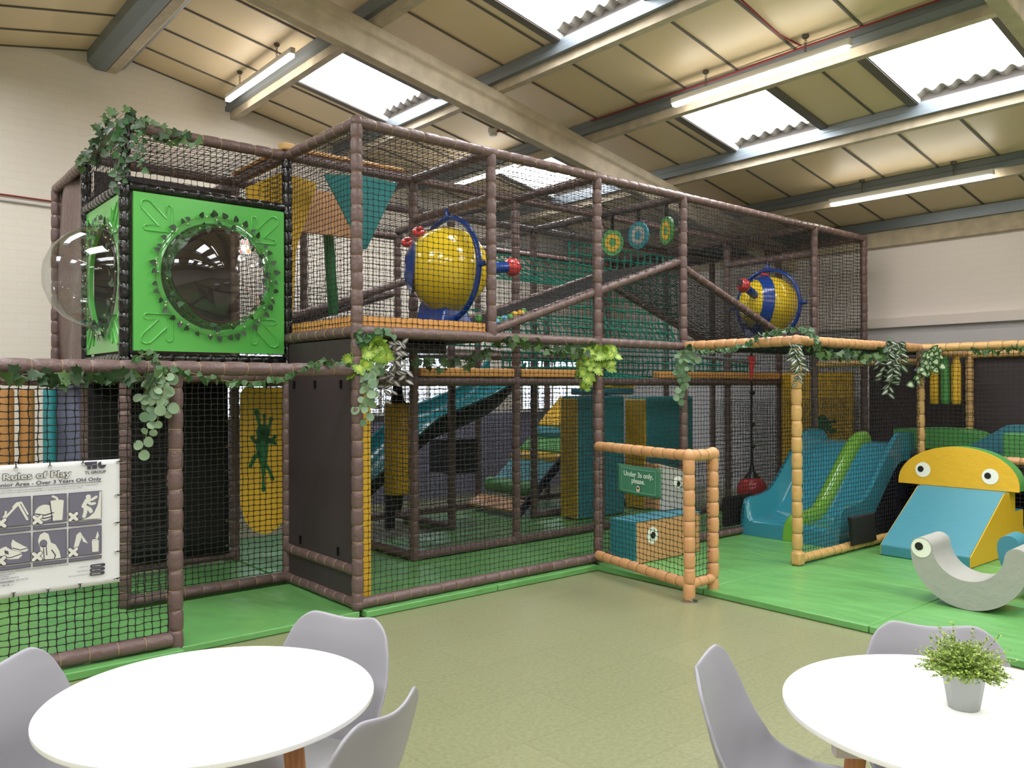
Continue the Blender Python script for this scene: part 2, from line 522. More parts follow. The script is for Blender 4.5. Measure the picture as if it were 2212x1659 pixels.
# dark gap line where the gable meets the boards
m = MB()
for xa, xb in ((RIDGE, XR), (XL, RIDGE)):
    m.hexa([(xa, YB - .02, zs(xa) - .012), (xb, YB - .02, zs(xb) - .012), (xb, YB, zs(xb) - .012), (xa, YB, zs(xa) - .012),
            (xa, YB - .02, zs(xa)), (xb, YB - .02, zs(xb)), (xb, YB, zs(xb)), (xa, YB, zs(xa))])
struct(m.build('trim_3', 'joint', smooth=False))
# low windows of the gable
for i, (xa, xb, za, zt) in enumerate(((0.55, 1.75, 1.23, 2.05), (2.65, 4.22, 1.23, 2.05), (5.6, 6.9, 1.23, 2.05))):
    f = MB()
    n = 4
    for k in range(n + 1):
        x = xa + (xb - xa) * k / n
        f.box((x - .02, YB - .05, za), (x + .02, YB - .005, zt))
    for z in (za, zt): f.box((xa - .02, YB - .06, z - .025), (xb + .02, YB - .004, z + .025))
    fo = struct(f.build('window_%d' % (i + 1), 'white_plastic', smooth=False))
    p = MB(); p.add([(xa, YB - .012, za), (xb, YB - .012, za), (xb, YB - .012, zt), (xa, YB - .012, zt)], [(0, 1, 2, 3)])
    p.build('pane', 'window', fo, smooth=False)
# ceiling boards, with the roof lights cut out
SKY_Y = [(2.43, 3.45), (-.60, .42), (-2.60, -1.60), (-4.85, -3.83), (-6.83, -5.80), (-9.1, -8.1)]
def mir(x): return 2 * RIDGE - x
m = MB()
edges = [RIDGE] + PUR + [XR + .05]
def slab(xa, xb, ya, yb):
    p = [(xa, ya, zs(xa)), (xb, ya, zs(xb)), (xb, yb, zs(xb)), (xa, yb, zs(xa))]
    q = [(x, y, z + .04) for x, y, z in p]
    if xb < xa: p = [p[1], p[0], p[3], p[2]]; q = [q[1], q[0], q[3], q[2]]
    m.hexa(p + q, 0)
def strip(y, xa, xb, w, d=.012, mi=1):
    p = [(xa, y - w, zs(xa) - d), (xb, y - w, zs(xb) - d), (xb, y + w, zs(xb) - d), (xa, y + w, zs(xa) - d)]
    q = [(x, yy, z + d + .004) for x, yy, z in p]
    if xb < xa: p = [p[1], p[0], p[3], p[2]]; q = [q[1], q[0], q[3], q[2]]
    m.hexa(p + q, mi)
joints = [4.88 - .605 * k for k in range(27)]
sky_cells = []
for side in (1, -1):
    for b in range(len(edges) - 1):
        xa, xb = edges[b], edges[b + 1]
        if side < 0: xa, xb = mir(xa), mir(xb)
        lit = b in (1, 3)
        y = YB
        for ya, yb in (SKY_Y if lit else []):
            slab(xa, xb, yb, y); y = ya
            sky_cells.append((xa, xb, ya, yb))
        slab(xa, xb, YF, y)
        for jy in joints:
            if lit and any(ya - .1 < jy < yb + .1 for ya, yb in SKY_Y): continue
            strip(jy, xa, xb, .011)
        if lit:
            for ya, yb in SKY_Y:
                strip(yb + .045, xa, xb, .045, .03); strip(ya - .045, xa, xb, .045, .03)
struct(m.build('ceiling', ['panel', 'joint'], smooth=False))
for i, (xa, xb, ya, yb) in enumerate(sky_cells):
    f = MB()
    h = .13
    e_ = .01
    for y, mi in ((ya + e_, 1), (yb - e_, 1)):
        f.add([(xa, y, zs(xa) - .02), (xb, y, zs(xb) - .02), (xb, y, zs(xb) + h), (xa, y, zs(xa) + h)], [(0, 1, 2, 3)], mi)
    for x in (xa + (e_ if xb > xa else -e_), xb - (e_ if xb > xa else -e_)):
        f.add([(x, ya, zs(x)), (x, yb, zs(x)), (x, yb, zs(x) + h), (x, ya, zs(x) + h)], [(0, 1, 2, 3)], 0)
    # corrugated sheet edge along the low end
    n = 56
    s = 1 if xb > xa else -1
    xe = xb - s * .10
    lo = []; hi = []; lo2 = []; hi2 = []
    for k in range(n + 1):
        y = ya + (yb - ya) * k / n
        w = .022 * math.sin(2 * PI * (y - ya) / .146)
        lo.append((xe, y, zs(xe) + .065 + w)); hi.append((xe, y, zs(xe) + .085 + w))
        lo2.append((xb, y, zs(xb) + .065 + w)); hi2.append((xb, y, zs(xb) + .085 + w))
    vs = lo + hi + lo2 + hi2
    q = n + 1
    fs = []
    for k in range(n):
        fs += [(k, k + 1, q + k + 1, q + k), (k, 2 * q + k, 2 * q + k + 1, k + 1), (q + k, q + k + 1, 3 * q + k + 1, 3 * q + k)]
    f.add(vs, fs, 2)
    fo = struct(f.build('window_%d' % (i + 4), ['joint', 'white_plastic', 'cement'], smooth=False))
    p = MB(); p.add([(xa, ya, zs(xa) + h), (xb, ya, zs(xb) + h), (xb, yb, zs(xb) + h), (xa, yb, zs(xa) + h)], [(0, 1, 2, 3)])
    p.build('pane', 'sky', fo, smooth=False)
# purlins: concrete angle with a galvanised channel on its uphill face
def purlin(x, s, k):
    z = zb(x)
    a = MB()
    for poly, mi in (([(0, 0), (.085, 0), (.085, .10), (.035, .135), (0, .135)], 0),
                     ([(-.06, .085), (-.004, .085), (-.004, .10), (-.048, .10), (-.048, .14), (-.034, .148), (-.034, .19), (.04, .19), (.04, .215), (-.046, .215), (-.046, .152), (-.06, .142)], 1)):
        a.prism([(s * px, pz) for px, pz in poly], (x, YF, z), (1, 0, 0), (0, 0, 1), (0, YB - YF, 0), mi)
    struct(a.build('beam_%d' % k, ['concrete', 'zinc'], smooth=False))
k = 1
for x in PUR:
    purlin(x, 1, k); purlin(mir(x), -1, k + 1); k += 2
a = MB()
a.prism([(-.035, .0), (.06, .0), (.11, .05), (.11, .20), (.0, .25), (-.035, .24)], (RIDGE, YF, zb(RIDGE) - .02), (1, 0, 0), (0, 0, 1), (0, YB - YF, 0), 0)
a.prism([(-.23, .07), (-.14, .0), (-.045, .0), (-.045, .25), (-.23, .24)], (RIDGE, YF, zb(RIDGE) - .02), (1, 0, 0), (0, 0, 1), (0, YB - YF, 0), 1)
a.prism([(.112, .05), (.165, .09), (.165, .23), (.112, .25)], (RIDGE, YF, zb(RIDGE) - .02), (1, 0, 0), (0, 0, 1), (0, YB - YF, 0), 1)
struct(a.build('beam_%d' % k, ['concrete', 'zinc'], smooth=False)); k += 1
for s in (1, -1):
    x = 7.86 if s > 0 else mir(7.86)
    a = MB()
    a.prism([(s * p, q) for p, q in ((0, -.12), (.09, -.12), (.09, .10), (0, .10))], (x, YF, zb(x)), (1, 0, 0), (0, 0, 1), (0, YB - YF, 0), 0)
    a.prism([(s * p, q) for p, q in ((-.06, .08), (-.002, .08), (-.002, .21), (-.06, .21))], (x, YF, zb(x)), (1, 0, 0), (0, 0, 1), (0, YB - YF, 0), 1)
    struct(a.build('beam_%d' % k, ['concrete', 'zinc'], smooth=False)); k += 1
# concrete rafters
for y in (1.36, -3.08, -7.32):
    a = MB()
    prof = [(0, 0), (0, -.09), (.04, -.12), (.04, -.29), (.16, -.29), (.16, -.12), (.20, -.09), (.20, 0)]
    for xa, xb in ((RIDGE, XR), (RIDGE, XL)):
        va = [(xa, y + p, zb(xa) + q) for p, q in prof]; vb = [(xb, y + p, zb(xb) + q) for p, q in prof]
        n = len(prof)
        a.add(va + vb, [(i, (i + 1) % n, n + (i + 1) % n, n + i) if xb > xa else (i, n + i, n + (i + 1) % n, (i + 1) % n) for i in range(n)])
    struct(a.build('beam_%d' % k, 'concrete', smooth=False, bevel=.012)); k += 1

# ---------------------------------------------------------------- ceiling battens, cables, detectors
def batten(x, ya, yb, drop, label, body='white_plastic'):
    z = zs(x) - drop
    t = thing('strip_light', label, 'ceiling light', (x, (ya + yb) / 2, z), 'fluorescent battens under the roof')
    h = MB(); h.box((x - .026, ya, z + .012), (x + .026, yb, z + .075)); h.build('housing', body, t, smooth=False, bevel=.008)
    d = MB(); d.box((x - .030, ya + .02, z - .018), (x + .030, yb - .02, z + .022)); d.build('diffuser', 'tube', t, smooth=False, bevel=.012)
    for f in (.22, .78):
        y = ya + (yb - ya) * f
        c = MB()
        zz = z + .07; i = 0
        while zz < zs(x) - .02:
            c.torus((x, y, zz + .012), (1, 0, 0) if i % 2 else (0, 1, 0), .011, .0028, 8, 4)
            zz += .018; i += 1
        c.lathe((x, y, zs(x) - .03), [(.02, 0), (.03, .012), (.03, .03)], 10)
        c.build('chain', 'joint', t)
batten(.725, 2.53, 4.25, .23, 'lit strip light on chains under the roof near the painted brick gable')
batten(3.555, -1.75, .09, .23, 'long lit strip light hanging between the two big roof lights')
batten(6.53, -1.75, .08, .23, 'low lit strip light hanging in front of the lowest concrete purlin')
batten(3.72, 2.62, 4.05, .23, 'lit strip light seen through the roof net of the play frame')
for y in (-6.2,): 
    for x in (.725, 3.555, 6.53): batten(x, y, y + 1.75, .23, 'lit strip light over the seating area behind the tables')
for y in (-1.93, -6.2):
    for x in (-1.55, -4.3): batten(x, y, y + 1.75, .23, 'lit strip light under the far slope of the roof')

def cable(name, label, pts, r, mt, cat='cable', grp=None):
    m = MB(); m.tube(pts, r, 6); return tag(m.build(name, mt), label, cat, grp)
cable('alarm_cable', 'red cable running along the purlin above the longest strip light',
      [(3.66, 1.3, zs(3.66) - .03), (3.66, -.4, zs(3.66) - .05), (3.66, -1.2, zs(3.66) - .03), (3.66, -2.9, zs(3.66) - .03), (3.66, -5, zs(3.66) - .03)], .009, 'red_cable', grp='red alarm cables')
cable('alarm_cable', 'red cable following a board joint up the roof from the purlin',
      [(3.64, -1.25, zs(3.64) - .02), (3.40, -1.19, zs(3.4) - .02), (2.75, -1.22, zs(2.75) - .02), (2.45, -1.2, zs(2.45) - .02)], .009, 'red_cable', grp='red alarm cables')
cable('alarm_cable', 'red cable with a pale conduit crossing the white gable beside the green box', [(-7, YB - .02, 3.62), (-2.6, YB - .02, 3.62), (-1.9, YB - .02, 3.60), (-.6, YB - .02, 3.58)], .009, 'red_cable', grp='red alarm cables')
cable('conduit', 'pale grey conduit on the white gable just below the red cable', [(-7, YB - .02, 3.57), (-2.6, YB - .02, 3.57), (-1.9, YB - .02, 3.545), (-.6, YB - .02, 3.525)], .012, 'wall_grey', 'conduit')
cable('alarm_cable', 'short red cable running from the smoke detector to the purlin', [(3.24, 2.46, zs(3.24) - .03), (3.45, 2.2, zs(3.45) - .03), (3.68, 1.9, zs(3.68) - .05)], .009, 'red_cable', grp='red alarm cables')
t = thing('smoke_detector', 'small white smoke detector under the boards beside the concrete rafter', 'smoke detector', (3.237, 2.502, zs(3.237)))
m = MB(); m.lathe((3.237, 2.502, zs(3.237) - .05), [(.055, 0), (.06, .02), (.06, .05)], 20); m.build('base', 'white_plastic', t)
m = MB(); m.lathe((3.237, 2.502, zs(3.237) - .085), [(.03, 0), (.045, .012), (.045, .036)], 20); m.build('sensor_cap', 'white_plastic', t)
m = MB(); m.lathe((.84, 2.1, zs(.84) - .05), [(.035, 0), (.05, .02), (.05, .05)], 16); m.build('junction_box', 'white_plastic')
tag(bpy.data.objects['junction_box'], 'round white junction box beside the chained strip light', 'junction box')

# ---------------------------------------------------------------- brown play frame
Y1, Y2, Y3 = 1.114, 2.20, 3.28
H, MZ, LZ = 3.45, 1.99, 1.65
frame = thing('play_gym', 'tall two-storey soft play frame of brown padded posts with black netting', 'play frame', (3.0, 1.2, 0))
def post(x, y, z0, z1, parent, mats=('brown', 'tie'), r=.042, foot=False, seg=.118):
    m = MB(); pad_tube(m, (x, y, z0), (x, y, z1), r * 1.03, seg, sag=.20)
    o = m.build('post', list(mats), parent)
    if foot:
        f = MB(); f.lathe((x, y, 0.001), [(.06, 0), (.06, .006), (.03, .012), (.026, z0 + .01)], 16); f.build('foot', 'chrome', o)
    return o
def rail(a, b, parent, mats=('brown', 'tie'), r=.042, seg=.138, ends=.0, name='rail'):
    m = MB(); pad_tube(m, a, b, r, seg, ends=ends)
    return m.build(name, list(mats), parent)
def netpart(parent, *a, mt='net', **k):
    k.setdefault('cell', .047); k.setdefault('celly', k['cell'] * .88)
    m = MB(); net(m, *a, **k)
    return m.build('net', mt, parent, smooth=False)
def elbow(c, parent, mt='brown', r=.047):
    m = MB(); m.sphere(c, r, 16, 10); return m.build('corner_pad', mt, parent)

for (x, y, z0, z1, ft) in ((0, 0, .05, H, 0), (2.4, 0, .03, H, 1), (3.6, 0, .05, H, 0), (6.02, 0, .05, H, 0), (7.2, 0, .05, H, 0), (1.2, 0, MZ, H, 0),
        (1.2, Y1, .05, H, 0), (2.4, Y1, .05, H, 0), (3.6, Y1, .05, H, 0), (6.02, 1.2, .05, H, 0), (7.2, 1.2, .05, H, 0),
        (0, Y2, .05, H, 0), (1.2, Y2, .05, LZ, 0), (2.4, Y2, .05, H, 0), (3.6, Y2, .05, H, 0), (4.8, Y2, .05, 3.1, 0), (6.02, Y2, .05, H, 0), (7.2, 2.3, .05, H, 0),
        (0, Y3, .05, 3.38, 0), (1.2, Y3, .05, 3.38, 0), (2.4, Y3, .05, 3.38, 0), (3.6, Y3, .05, 3.38, 0), (4.8, Y3, .05, 3.38, 0), (6.02, Y3, .05, 3.38, 0)):
    post(x, y, z0, z1, frame, foot=bool(ft))
RAILS = [
    ((0, 0, H), (7.2, 0, H)), ((0, Y1, H), (7.2, Y1, H)), ((0, Y2, H), (7.2, Y2, H)), ((0, Y3, 3.38), (7.2, Y3, 3.38)),
    ((0, 0, H), (0, Y1, H)), ((0, Y1, H), (0, Y3, H)), ((1.2, 0, H), (1.2, Y3, H)), ((2.4, 0, H), (2.4, Y3, H)), ((3.6, 0, H), (3.6, Y3, H)),
    ((6.02, 0, H), (6.02, Y3, H)), ((7.2, 0, H), (7.2, Y3, H)),
    ((1.2, 0, 3.09), (1.2, Y1, 3.09)), ((6.02, 0, 3.14), (6.02, 1.2, 3.14)),
    ((0, 0, MZ), (2.4, 0, MZ)), ((2.4, 0, MZ), (3.6, 0, MZ)), ((3.6, 0, MZ), (7.2, 0, MZ)), ((0, 0, MZ), (0, Y1, MZ)),
    ((1.2, Y1, LZ), (2.4, Y1, LZ)), ((2.4, Y1, LZ), (3.6, Y1, LZ)), ((3.6, Y1, LZ), (7.2, 1.2, LZ)), ((1.2, Y1, LZ), (1.2, Y2, LZ)), ((0, Y2, LZ), (7.2, Y2, LZ)),
    ((.0, Y1, LZ), (1.2, Y1, LZ)), ((0, Y3, MZ), (6.02, Y3, MZ)),
    ((0, 0, .09), (2.4, 0, .09)), ((2.4, 0, .09), (4.7, 0, .09)), ((0, 0, .09), (0, Y1, .09)), ((0, 0, .32), (0, Y1, .32)),
    ((1.2, Y1, .09), (2.4, Y1, .09)), ((2.4, Y1, .09), (6.02, 1.16, .09)), ((1.2, Y1, .09), (1.2, Y2, .09)), ((2.4, Y2, .09), (2.4, Y3, .09)), ((3.6, Y2, .09), (6.02, Y2, .09)), ((1.2, Y3, .09), (7.2, Y3, .09)),
    # scramble ramps up to the ridge and down again
    ((1.2, .03, 2.04), (3.6, .03, 2.83)), ((1.2, Y1 - .03, 2.04), (3.6, Y1 - .03, 2.80)), ((3.6, .03, 2.78), (5.75, .03, 2.04)), ((3.6, Y1, 2.76), (5.75, Y1, 2.04)),
    ((3.6, 0, 2.78), (3.6, Y1, 2.78)),
    ((0, Y2 + .15, 2.06), (2.3, Y2 + .15, 2.86)), ((0, Y3 - .05, 1.95), (2.3, Y3 - .05, 2.7)),
]
for a, b in RAILS: rail(a, b, frame)
for c in ((0, 0, H), (7.2, 0, H), (0, 0, .085)): elbow(c, frame)
# netting
netpart(frame, (.04, 0, .12), (1, 0, 0), (0, 0, 1), 2.32, 1.84)
netpart(frame, (2.44, 0, .12), (1, 0, 0), (0, 0, 1), 1.12, 1.84)
netpart(frame, (3.64, 0, .12), (1, 0, 0), (0, 0, 1), 3.5, 1.84)
netpart(frame, (.04, 0, 2.02), (1, 0, 0), (0, 0, 1), 1.12, 1.40)
netpart(frame, (1.24, 0, 2.02), (1, 0, 0), (0, 0, 1), 1.12, 1.40)
netpart(frame, (2.44, 0, 2.02), (1, 0, 0), (0, 0, 1), 1.12, 1.40)
netpart(frame, (3.64, 0, 2.02), (1, 0, 0), (0, 0, 1), 3.5, 1.40)
netpart(frame, (0, .04, 2.02), (0, 1, 0), (0, 0, 1), 1.03, 1.40)
netpart(frame, (7.2, .04, .3), (0, 1, 0), (0, 0, 1), 2.1, 3.1)
netpart(frame, (1.24, Y1, .12), (1, 0, 0), (0, 0, 1), 2.32, 1.5, r=.0024, knot=.004)
netpart(frame, (1.2, Y1 + .04, .12), (0, 1, 0), (0, 0, 1), 1.03, 1.5)
netpart(frame, (.02, .04, H), (1, 0, 0), (0, 1, 0), 7.16, 1.05, r=.0015, knot=.0026, bulge=-.04)
netpart(frame, (.02, Y1 + .03, H), (1, 0, 0), (0, 1, 0), 7.16, 1.05, r=.0015, knot=.0026, bulge=-.04)
netpart(frame, (.02, Y2 + .03, H - .03), (1, 0, 0), (0, 1, 0), 7.16, 1.05, r=.0015, knot=.0026, bulge=-.04)
netpart(frame, (.04, Y3, 1.7), (1, 0, 0), (0, 0, 1), 7.1, 1.66)
netpart(frame, (.04, Y3, .12), (1, 0, 0), (0, 0, 1), 4.7, 1.5)
netpart(frame, (.02, Y1 + .04, 2.02), (0, 1, 0), (0, 0, 1), 2.1, 1.4)
netpart(frame, (0, Y3 - .02, 2.0), (1, 0, 0), (0, 0, 1), 2.2, .7)
# sloping mesh decks between the ramp rails
def slope_net(a, b, c, cell=.045):
    a, b, c = V(a), V(b), V(c)
    m = MB(); net(m, a, (b - a).normalized(), (c - a).normalized(), (b - a).length, (c - a).length, cell=cell, r=.003, knot=.0045, bulge=-.03)
    m.build('ramp_net', 'net', frame, smooth=False)
slope_net((1.22, .06, 2.05), (3.58, .06, 2.83), (1.22, Y1 - .10, 2.05), .03)
slope_net((3.62, .06, 2.77), (5.7, .06, 2.05), (3.62, Y1 - .03, 2.75), .03)
slope_net((.05, Y2 + .2, 2.05), (2.25, Y2 + .2, 2.84), (.05, Y3 - .08, 1.95), .04)
# orange edge pads and decks
def deck(a, b, mt, name, parent=frame, bev=.015):
    m = MB(); m.box(a, b); return m.build(name, mt, parent, smooth=False, bevel=bev)
deck((.045, .008, 2.02), (1.155, .07, 2.105), 'orange', 'edge_pad')
deck((.008, .05, 2.02), (.07, Y1 - .05, 2.105), 'orange', 'edge_pad')
deck((.05, .05, 1.95), (1.17, Y1, 2.06), 'black_sheet', 'deck')
deck((.05, Y1, 1.95), (1.17, Y2, 2.05), 'brown_dark', 'deck')
deck((1.25, Y1 - .04, 1.695), (2.355, Y1 + .05, 1.775), 'orange', 'edge_pad')
deck((2.445, Y1 - .04, 1.695), (3.45, Y1 + .05, 1.775), 'orange', 'edge_pad')
deck((4.6, 1.12, 1.695), (7.1, 1.24, 1.775), 'orange', 'edge_pad')
deck((1.25, Y1 + .05, 1.64), (3.4, Y2 - .05, 1.74), 'brown_dark', 'deck')
deck((.05, Y2 + .05, 1.62), (1.15, Y3 - .05, 1.70), 'brown_dark', 'deck')  # deck added to shade the ground floor behind the nets
deck((.05, Y1 - .02, H + .05), (1.1, Y1 + .04, H + .085), 'orange', 'edge_pad')
deck((-.03, Y1 + .05, H + .05), (.03, Y2, H + .085), 'orange', 'edge_pad')
deck((-.055, Y1 - .05, H + .04), (.05, Y1 + .05, H + .10), 'tan_gold', 'edge_pad')
deck((.55, .25, 1.86), (.95, .6, 1.95), 'black', 'blaster_bracket')
# brown wall board beside the entry with its yellow inner pad
b = deck((-.012, .05, .36), (.012, Y1 - .05, 1.69), 'brown_dark', 'side_panel', bev=.004)
b2 = deck((-.012, .05, .05), (.012, Y1 - .05, .30), 'brown_dark', 'side_panel', bev=.004)
for y, z in ((.25, .42), (.85, .42), (.2, 1.62), (.6, 1.62), (.95, 1.62)):
    m = MB(); m.box((-.026, y - .008, z - .03), (-.012, y + .008, z + .03)); m.build('cable_tie', 'black', b, smooth=False)
deck((.03, .045, .06), (.14, Y1 - .06, 1.62), 'yellow', 'inner_pad')
deck((-.012, .05, 1.73), (.012, Y1 - .05, 1.94), 'brown_dark', 'side_panel', bev=.004)
# sheets of the end bay
m = MB(); m.grid(lambda u, v: (-1.20 + .02 * math.sin(u * 9 + v * 5), Y2 + .05 + u * (Y3 - Y2 - .09), 1.72 + v * 1.68 + .0), 14, 14)
m.build('side_sheet', 'brown', frame, solid=.006)
post(-1.22, Y3, .05, 3.40, frame)
rail((-1.22, Y2, H - .03), (-1.22, Y3, 3.40), frame, seg=.1)
rail((-1.22, Y3, 1.70), (-1.22, Y2, 1.70), frame)
rail((-1.22, Y3, 3.38), (0, Y3, 3.38), frame)
# yellow end pad with splat, seen through the low nets
m = MB(); m.box((7.08, .10, .05), (7.15, 1.10, 1.78)); pad = m.build('end_pad', 'yellow', frame, smooth=False, bevel=.02)
def splat(o, ux, uy, s, d, parent, seed=3, name='splat'):
    rr = random.Random(seed)
    mb = MB()
    o = V(o); ux = V(ux); uy = V(uy); n = ux.cross(uy).normalized() * d
    body = []
    K = 72
    lobes = [(rr.uniform(0, 2 * PI), rr.uniform(.5, 1.5)) for _ in range(8)]
    for i in range(K):
        a = 2 * PI * i / K
        r = .42
        for la, ll in lobes:
            da = (a - la + PI) % (2 * PI) - PI
            r += .30 * ll * math.exp(-(da / .16) ** 2)
        body.append((math.cos(a) * r * s * .72, math.sin(a) * r * s))
    mb.add([o + n] + [o + ux * x + uy * y + n for x, y in body], [(0, i + 1, (i + 1) % K + 1) for i in range(K)])
    for la, ll in lobes:
        r = .42 + .36 * ll + .05
        c = (math.cos(la) * r * s * .72, math.sin(la) * r * s)
        q = .085 * s * (0.7 + .4 * ll)
        mb.add([o + ux * (c[0] + q * math.cos(2 * PI * k / 12)) + uy * (c[1] + q * 1.2 * math.sin(2 * PI * k / 12)) + n * 1.01 for k in range(12)], [tuple(range(12))])
    return mb.build(name, 'splat', parent, smooth=False)
splat((7.0780, 0.4900, 1.1130), (0, -1, 0), (0, 0, 1), .27, .004, pad, 5)

# ---------------------------------------------------------------- entry bay: low roof rail, poster net, recess
bay = thing('entry_porch', 'low brown padded entrance bay carrying the white rules banner', 'play frame', (-1.22, .5, 0))
post(-1.235, 0, .02, 1.71, bay, r=.045)
post(-1.22, Y1, .05, 1.66, bay)
post(0, Y1, .05, 1.75, bay)
post(-1.22, Y2, .05, 1.66, bay)
rail((-3.2, 0, 1.715), (-.045, 0, 1.715), bay, r=.045, seg=.15)
rail((-3.2, -.02, .10), (-1.27, -.02, .10), bay, r=.045, seg=.15)
rail((-1.22, Y1, 1.68), (0, Y1, 1.68), bay)
rail((-1.22, Y1, .09), (0, Y1, .09), bay)
rail((-3.2, Y2, .09), (0, Y2, .10), bay)
rail((-3.2, Y2, 1.66), (0, Y2, 1.66), bay)
rail((-1.22, 0, 1.70), (-1.22, Y1, 1.70), bay)
m = MB(); m.box((-1.30, 1.16, 1.655), (-.05, Y2 - .05, 1.662)); m.build('shade_sheet', 'black_sheet', bay, smooth=False)  # sheet added and sized to darken the entry recess
netpart(bay, (-3.1, -.005, .14), (1, 0, 0), (0, 0, 1), 1.82, 1.53, r=.0023, knot=.0038, cell=.045)
netpart(bay, (-1.18, Y1, .14), (1, 0, 0), (0, 0, 1), 1.14, 1.50, r=.0024, knot=.004)
m = MB()
m.grid(lambda u, v: (-1.215 + u * 1.135, Y2 - .052 + .012 * math.sin(u * 11 + v * 3), .13 + v * 1.5), 16, 8)
cur = m.build('black_screen', 'black_sheet', bay, solid=.006)
for i in range(7):
    z = .2 + i * .22
    e = MB(); e.torus((-.105, Y2 - .075, z), (0, 1, 0), .009, .003, 10, 5); e.build('eyelet', 'chrome', cur)

# ---------------------------------------------------------------- viewing pod: black posts, two green bubble panels
pod = thing('viewing_pod', 'raised corner pod with two bright green panels and clear bubble windows', 'play pod', (-.61, 1.65, 1.78))
BM = ('black', 'black')
for (x, y, z1) in ((-1.22, Y1, H), (0, Y1, H), (-1.22, Y2, H)): post(x, y, 1.72, z1, pod, BM, r=.040, seg=.10)
for z in (1.81, 3.03):
    rail((-1.19, Y1, z), (-.03, Y1, z), pod, BM, r=.038, seg=.10)
    rail((-1.22, Y1 + .03, z), (-1.22, Y2 - .03, z), pod, BM, r=.038, seg=.085)
rail((-1.22, Y1, H), (0, Y1, H), pod); rail((-1.22, Y1, H), (-1.22, Y2, H), pod, seg=.1); rail((-1.22, Y2, H), (0, Y2, H), pod)
rail((-1.22, Y2, 1.81), (0, Y2, 1.81), pod)
elbow((-1.22, Y1, H), pod)
netpart(pod, (-1.19, Y1, 3.06), (1, 0, 0), (0, 0, 1), 1.15, .36)
netpart(pod, (-1.22, Y1 + .03, 3.06), (0, 1, 0), (0, 0, 1), 1.03, .36)
netpart(pod, (-1.19, Y1 + .03, H), (1, 0, 0), (0, 1, 0), 1.15, 1.03, bulge=-.03)
deck((-1.18, Y1 - .02, 1.735), (-.04, Y2, 1.775), 'orange', 'floor_pad', pod)
m = MB(); m.add([(-1.16, Y2, 1.85), (-.02, Y2, 1.85), (-.02, Y2, 3.36), (-1.16, Y2, 3.36)], [(0, 1, 2, 3)])
m.build('back_sheet', 'brown_dark', pod, smooth=False, solid=.01)
def arrow_poly():
    # two prongs and a shaft pointing out to the panel corner
    return [(0, 0), (.24, 0), (.265, .008), (.275, .028), (.265, .048), (.24, .056), (.135, .056), (.29, .212), (.30, .245), (.292, .285), (.255, .30), (.212, .29), (.056, .135), (.056, .24), (.048, .265), (.028, .275), (.008, .265), (0, .24)]
def bubble_panel(o, ux, uy, n, w, h, rad, parent, cx, cy):
    """green moulded panel with a round opening, embossed corner arrows, clear dome"""
    o = V(o); ux = V(ux); uy = V(uy); n = V(n)
    mb = MB(); K = 64
    ring = [(cx + rad * math.cos(2 * PI * i / K), cy + rad * math.sin(2 * PI * i / K)) for i in range(K)]
    outer = []
    for i in range(K):
        a = 2 * PI * i / K; dx, dy = math.cos(a), math.sin(a)
        t = min(((w - cx) / dx if dx > 1e-6 else 1e9), (-cx / dx if dx < -1e-6 else 1e9), ((h - cy) / dy if dy > 1e-6 else 1e9), (-cy / dy if dy < -1e-6 else 1e9))
        outer.append((cx + dx * t, cy + dy * t))
    for q in ((0, 0), (w, 0), (w, h), (0, h)):
        i = min(range(K), key=lambda i: (outer[i][0] - q[0]) ** 2 + (outer[i][1] - q[1]) ** 2)
        outer[i] = q
    P = lambda p, d: o + ux * p[0] + uy * p[1] + n * d
    vs = [P(p, .03) for p in outer] + [P(p, .03) for p in ring] + [P(p, 0) for p in outer] + [P(p, 0) for p in ring]
    fs = []
    for i in range(K):
        j = (i + 1) % K
        fs += [(i, j, K + j, K + i), (2 * K + i, 3 * K + i, 3 * K + j, 2 * K + j), (i, 2 * K + i, 2 * K + j, j), (K + i, K + j, 3 * K + j, 3 * K + i)]
    mb.add(vs, fs)
    pan = mb.build('bubble_panel', 'green_panel', parent, smooth=False)
    s = w / 1.13
    for qx, qy, fx, fy in ((.05, .05, 1, 1), (w - .05, .05, -1, 1), (w - .05, h - .05, -1, -1), (.05, h - .05, 1, -1)):
        a = MB()
        pts = [P((qx + fx * x * .72 * s, qy + fy * y * .72), .031) for x, y in [(.30 - q[0], .30 - q[1]) for q in arrow_poly()]]
        a.tube(pts, .0075, 8, closed=True)
        a.build('embossed_arrow', 'green_panel', pan)
    d = MB()
    q = n.cross(ux)
    prof = [(rad + .05, .034), (rad + .045, .045), (rad, .05), (rad * .97, .10), (rad * .90, .19), (rad * .76, .29), (rad * .55, .37), (rad * .28, .42), (.001, .435)]
    N = 48
    vs = []; fs = []
    for r, z in prof:
        for i in range(N):
            a = 2 * PI * i / N
            vs.append(P((cx + r * math.cos(a), cy + r * math.sin(a)), z))
    for i in range(len(prof) - 1):
        for j in range(N):
            j2 = (j + 1) % N
            fs.append((i * N + j, i * N + j2, (i + 1) * N + j2, (i + 1) * N + j))
    d.add(vs, fs)
    d.build('bubble_window', 'glass', pan, angle=60)
    b = MB()
    for i in range(12):
        a = 2 * PI * i / 12
        b.sphere(P((cx + (rad + .025) * math.cos(a), cy + (rad + .025) * math.sin(a)), .048), .009, 8, 6)
    b.build('dome_bolt', 'chrome', pan)
    return pan
bubble_panel((-1.175, Y1 - .02, 1.862), (1, 0, 0), (0, 0, 1), (0, -1, 0), 1.125, 1.125, .40, pod, .585, .565)
bubble_panel((-1.20, Y2 - .055, 1.862), (0, -1, 0), (0, 0, 1), (-1, 0, 0), .98, 1.125, .40, pod, .49, .565)
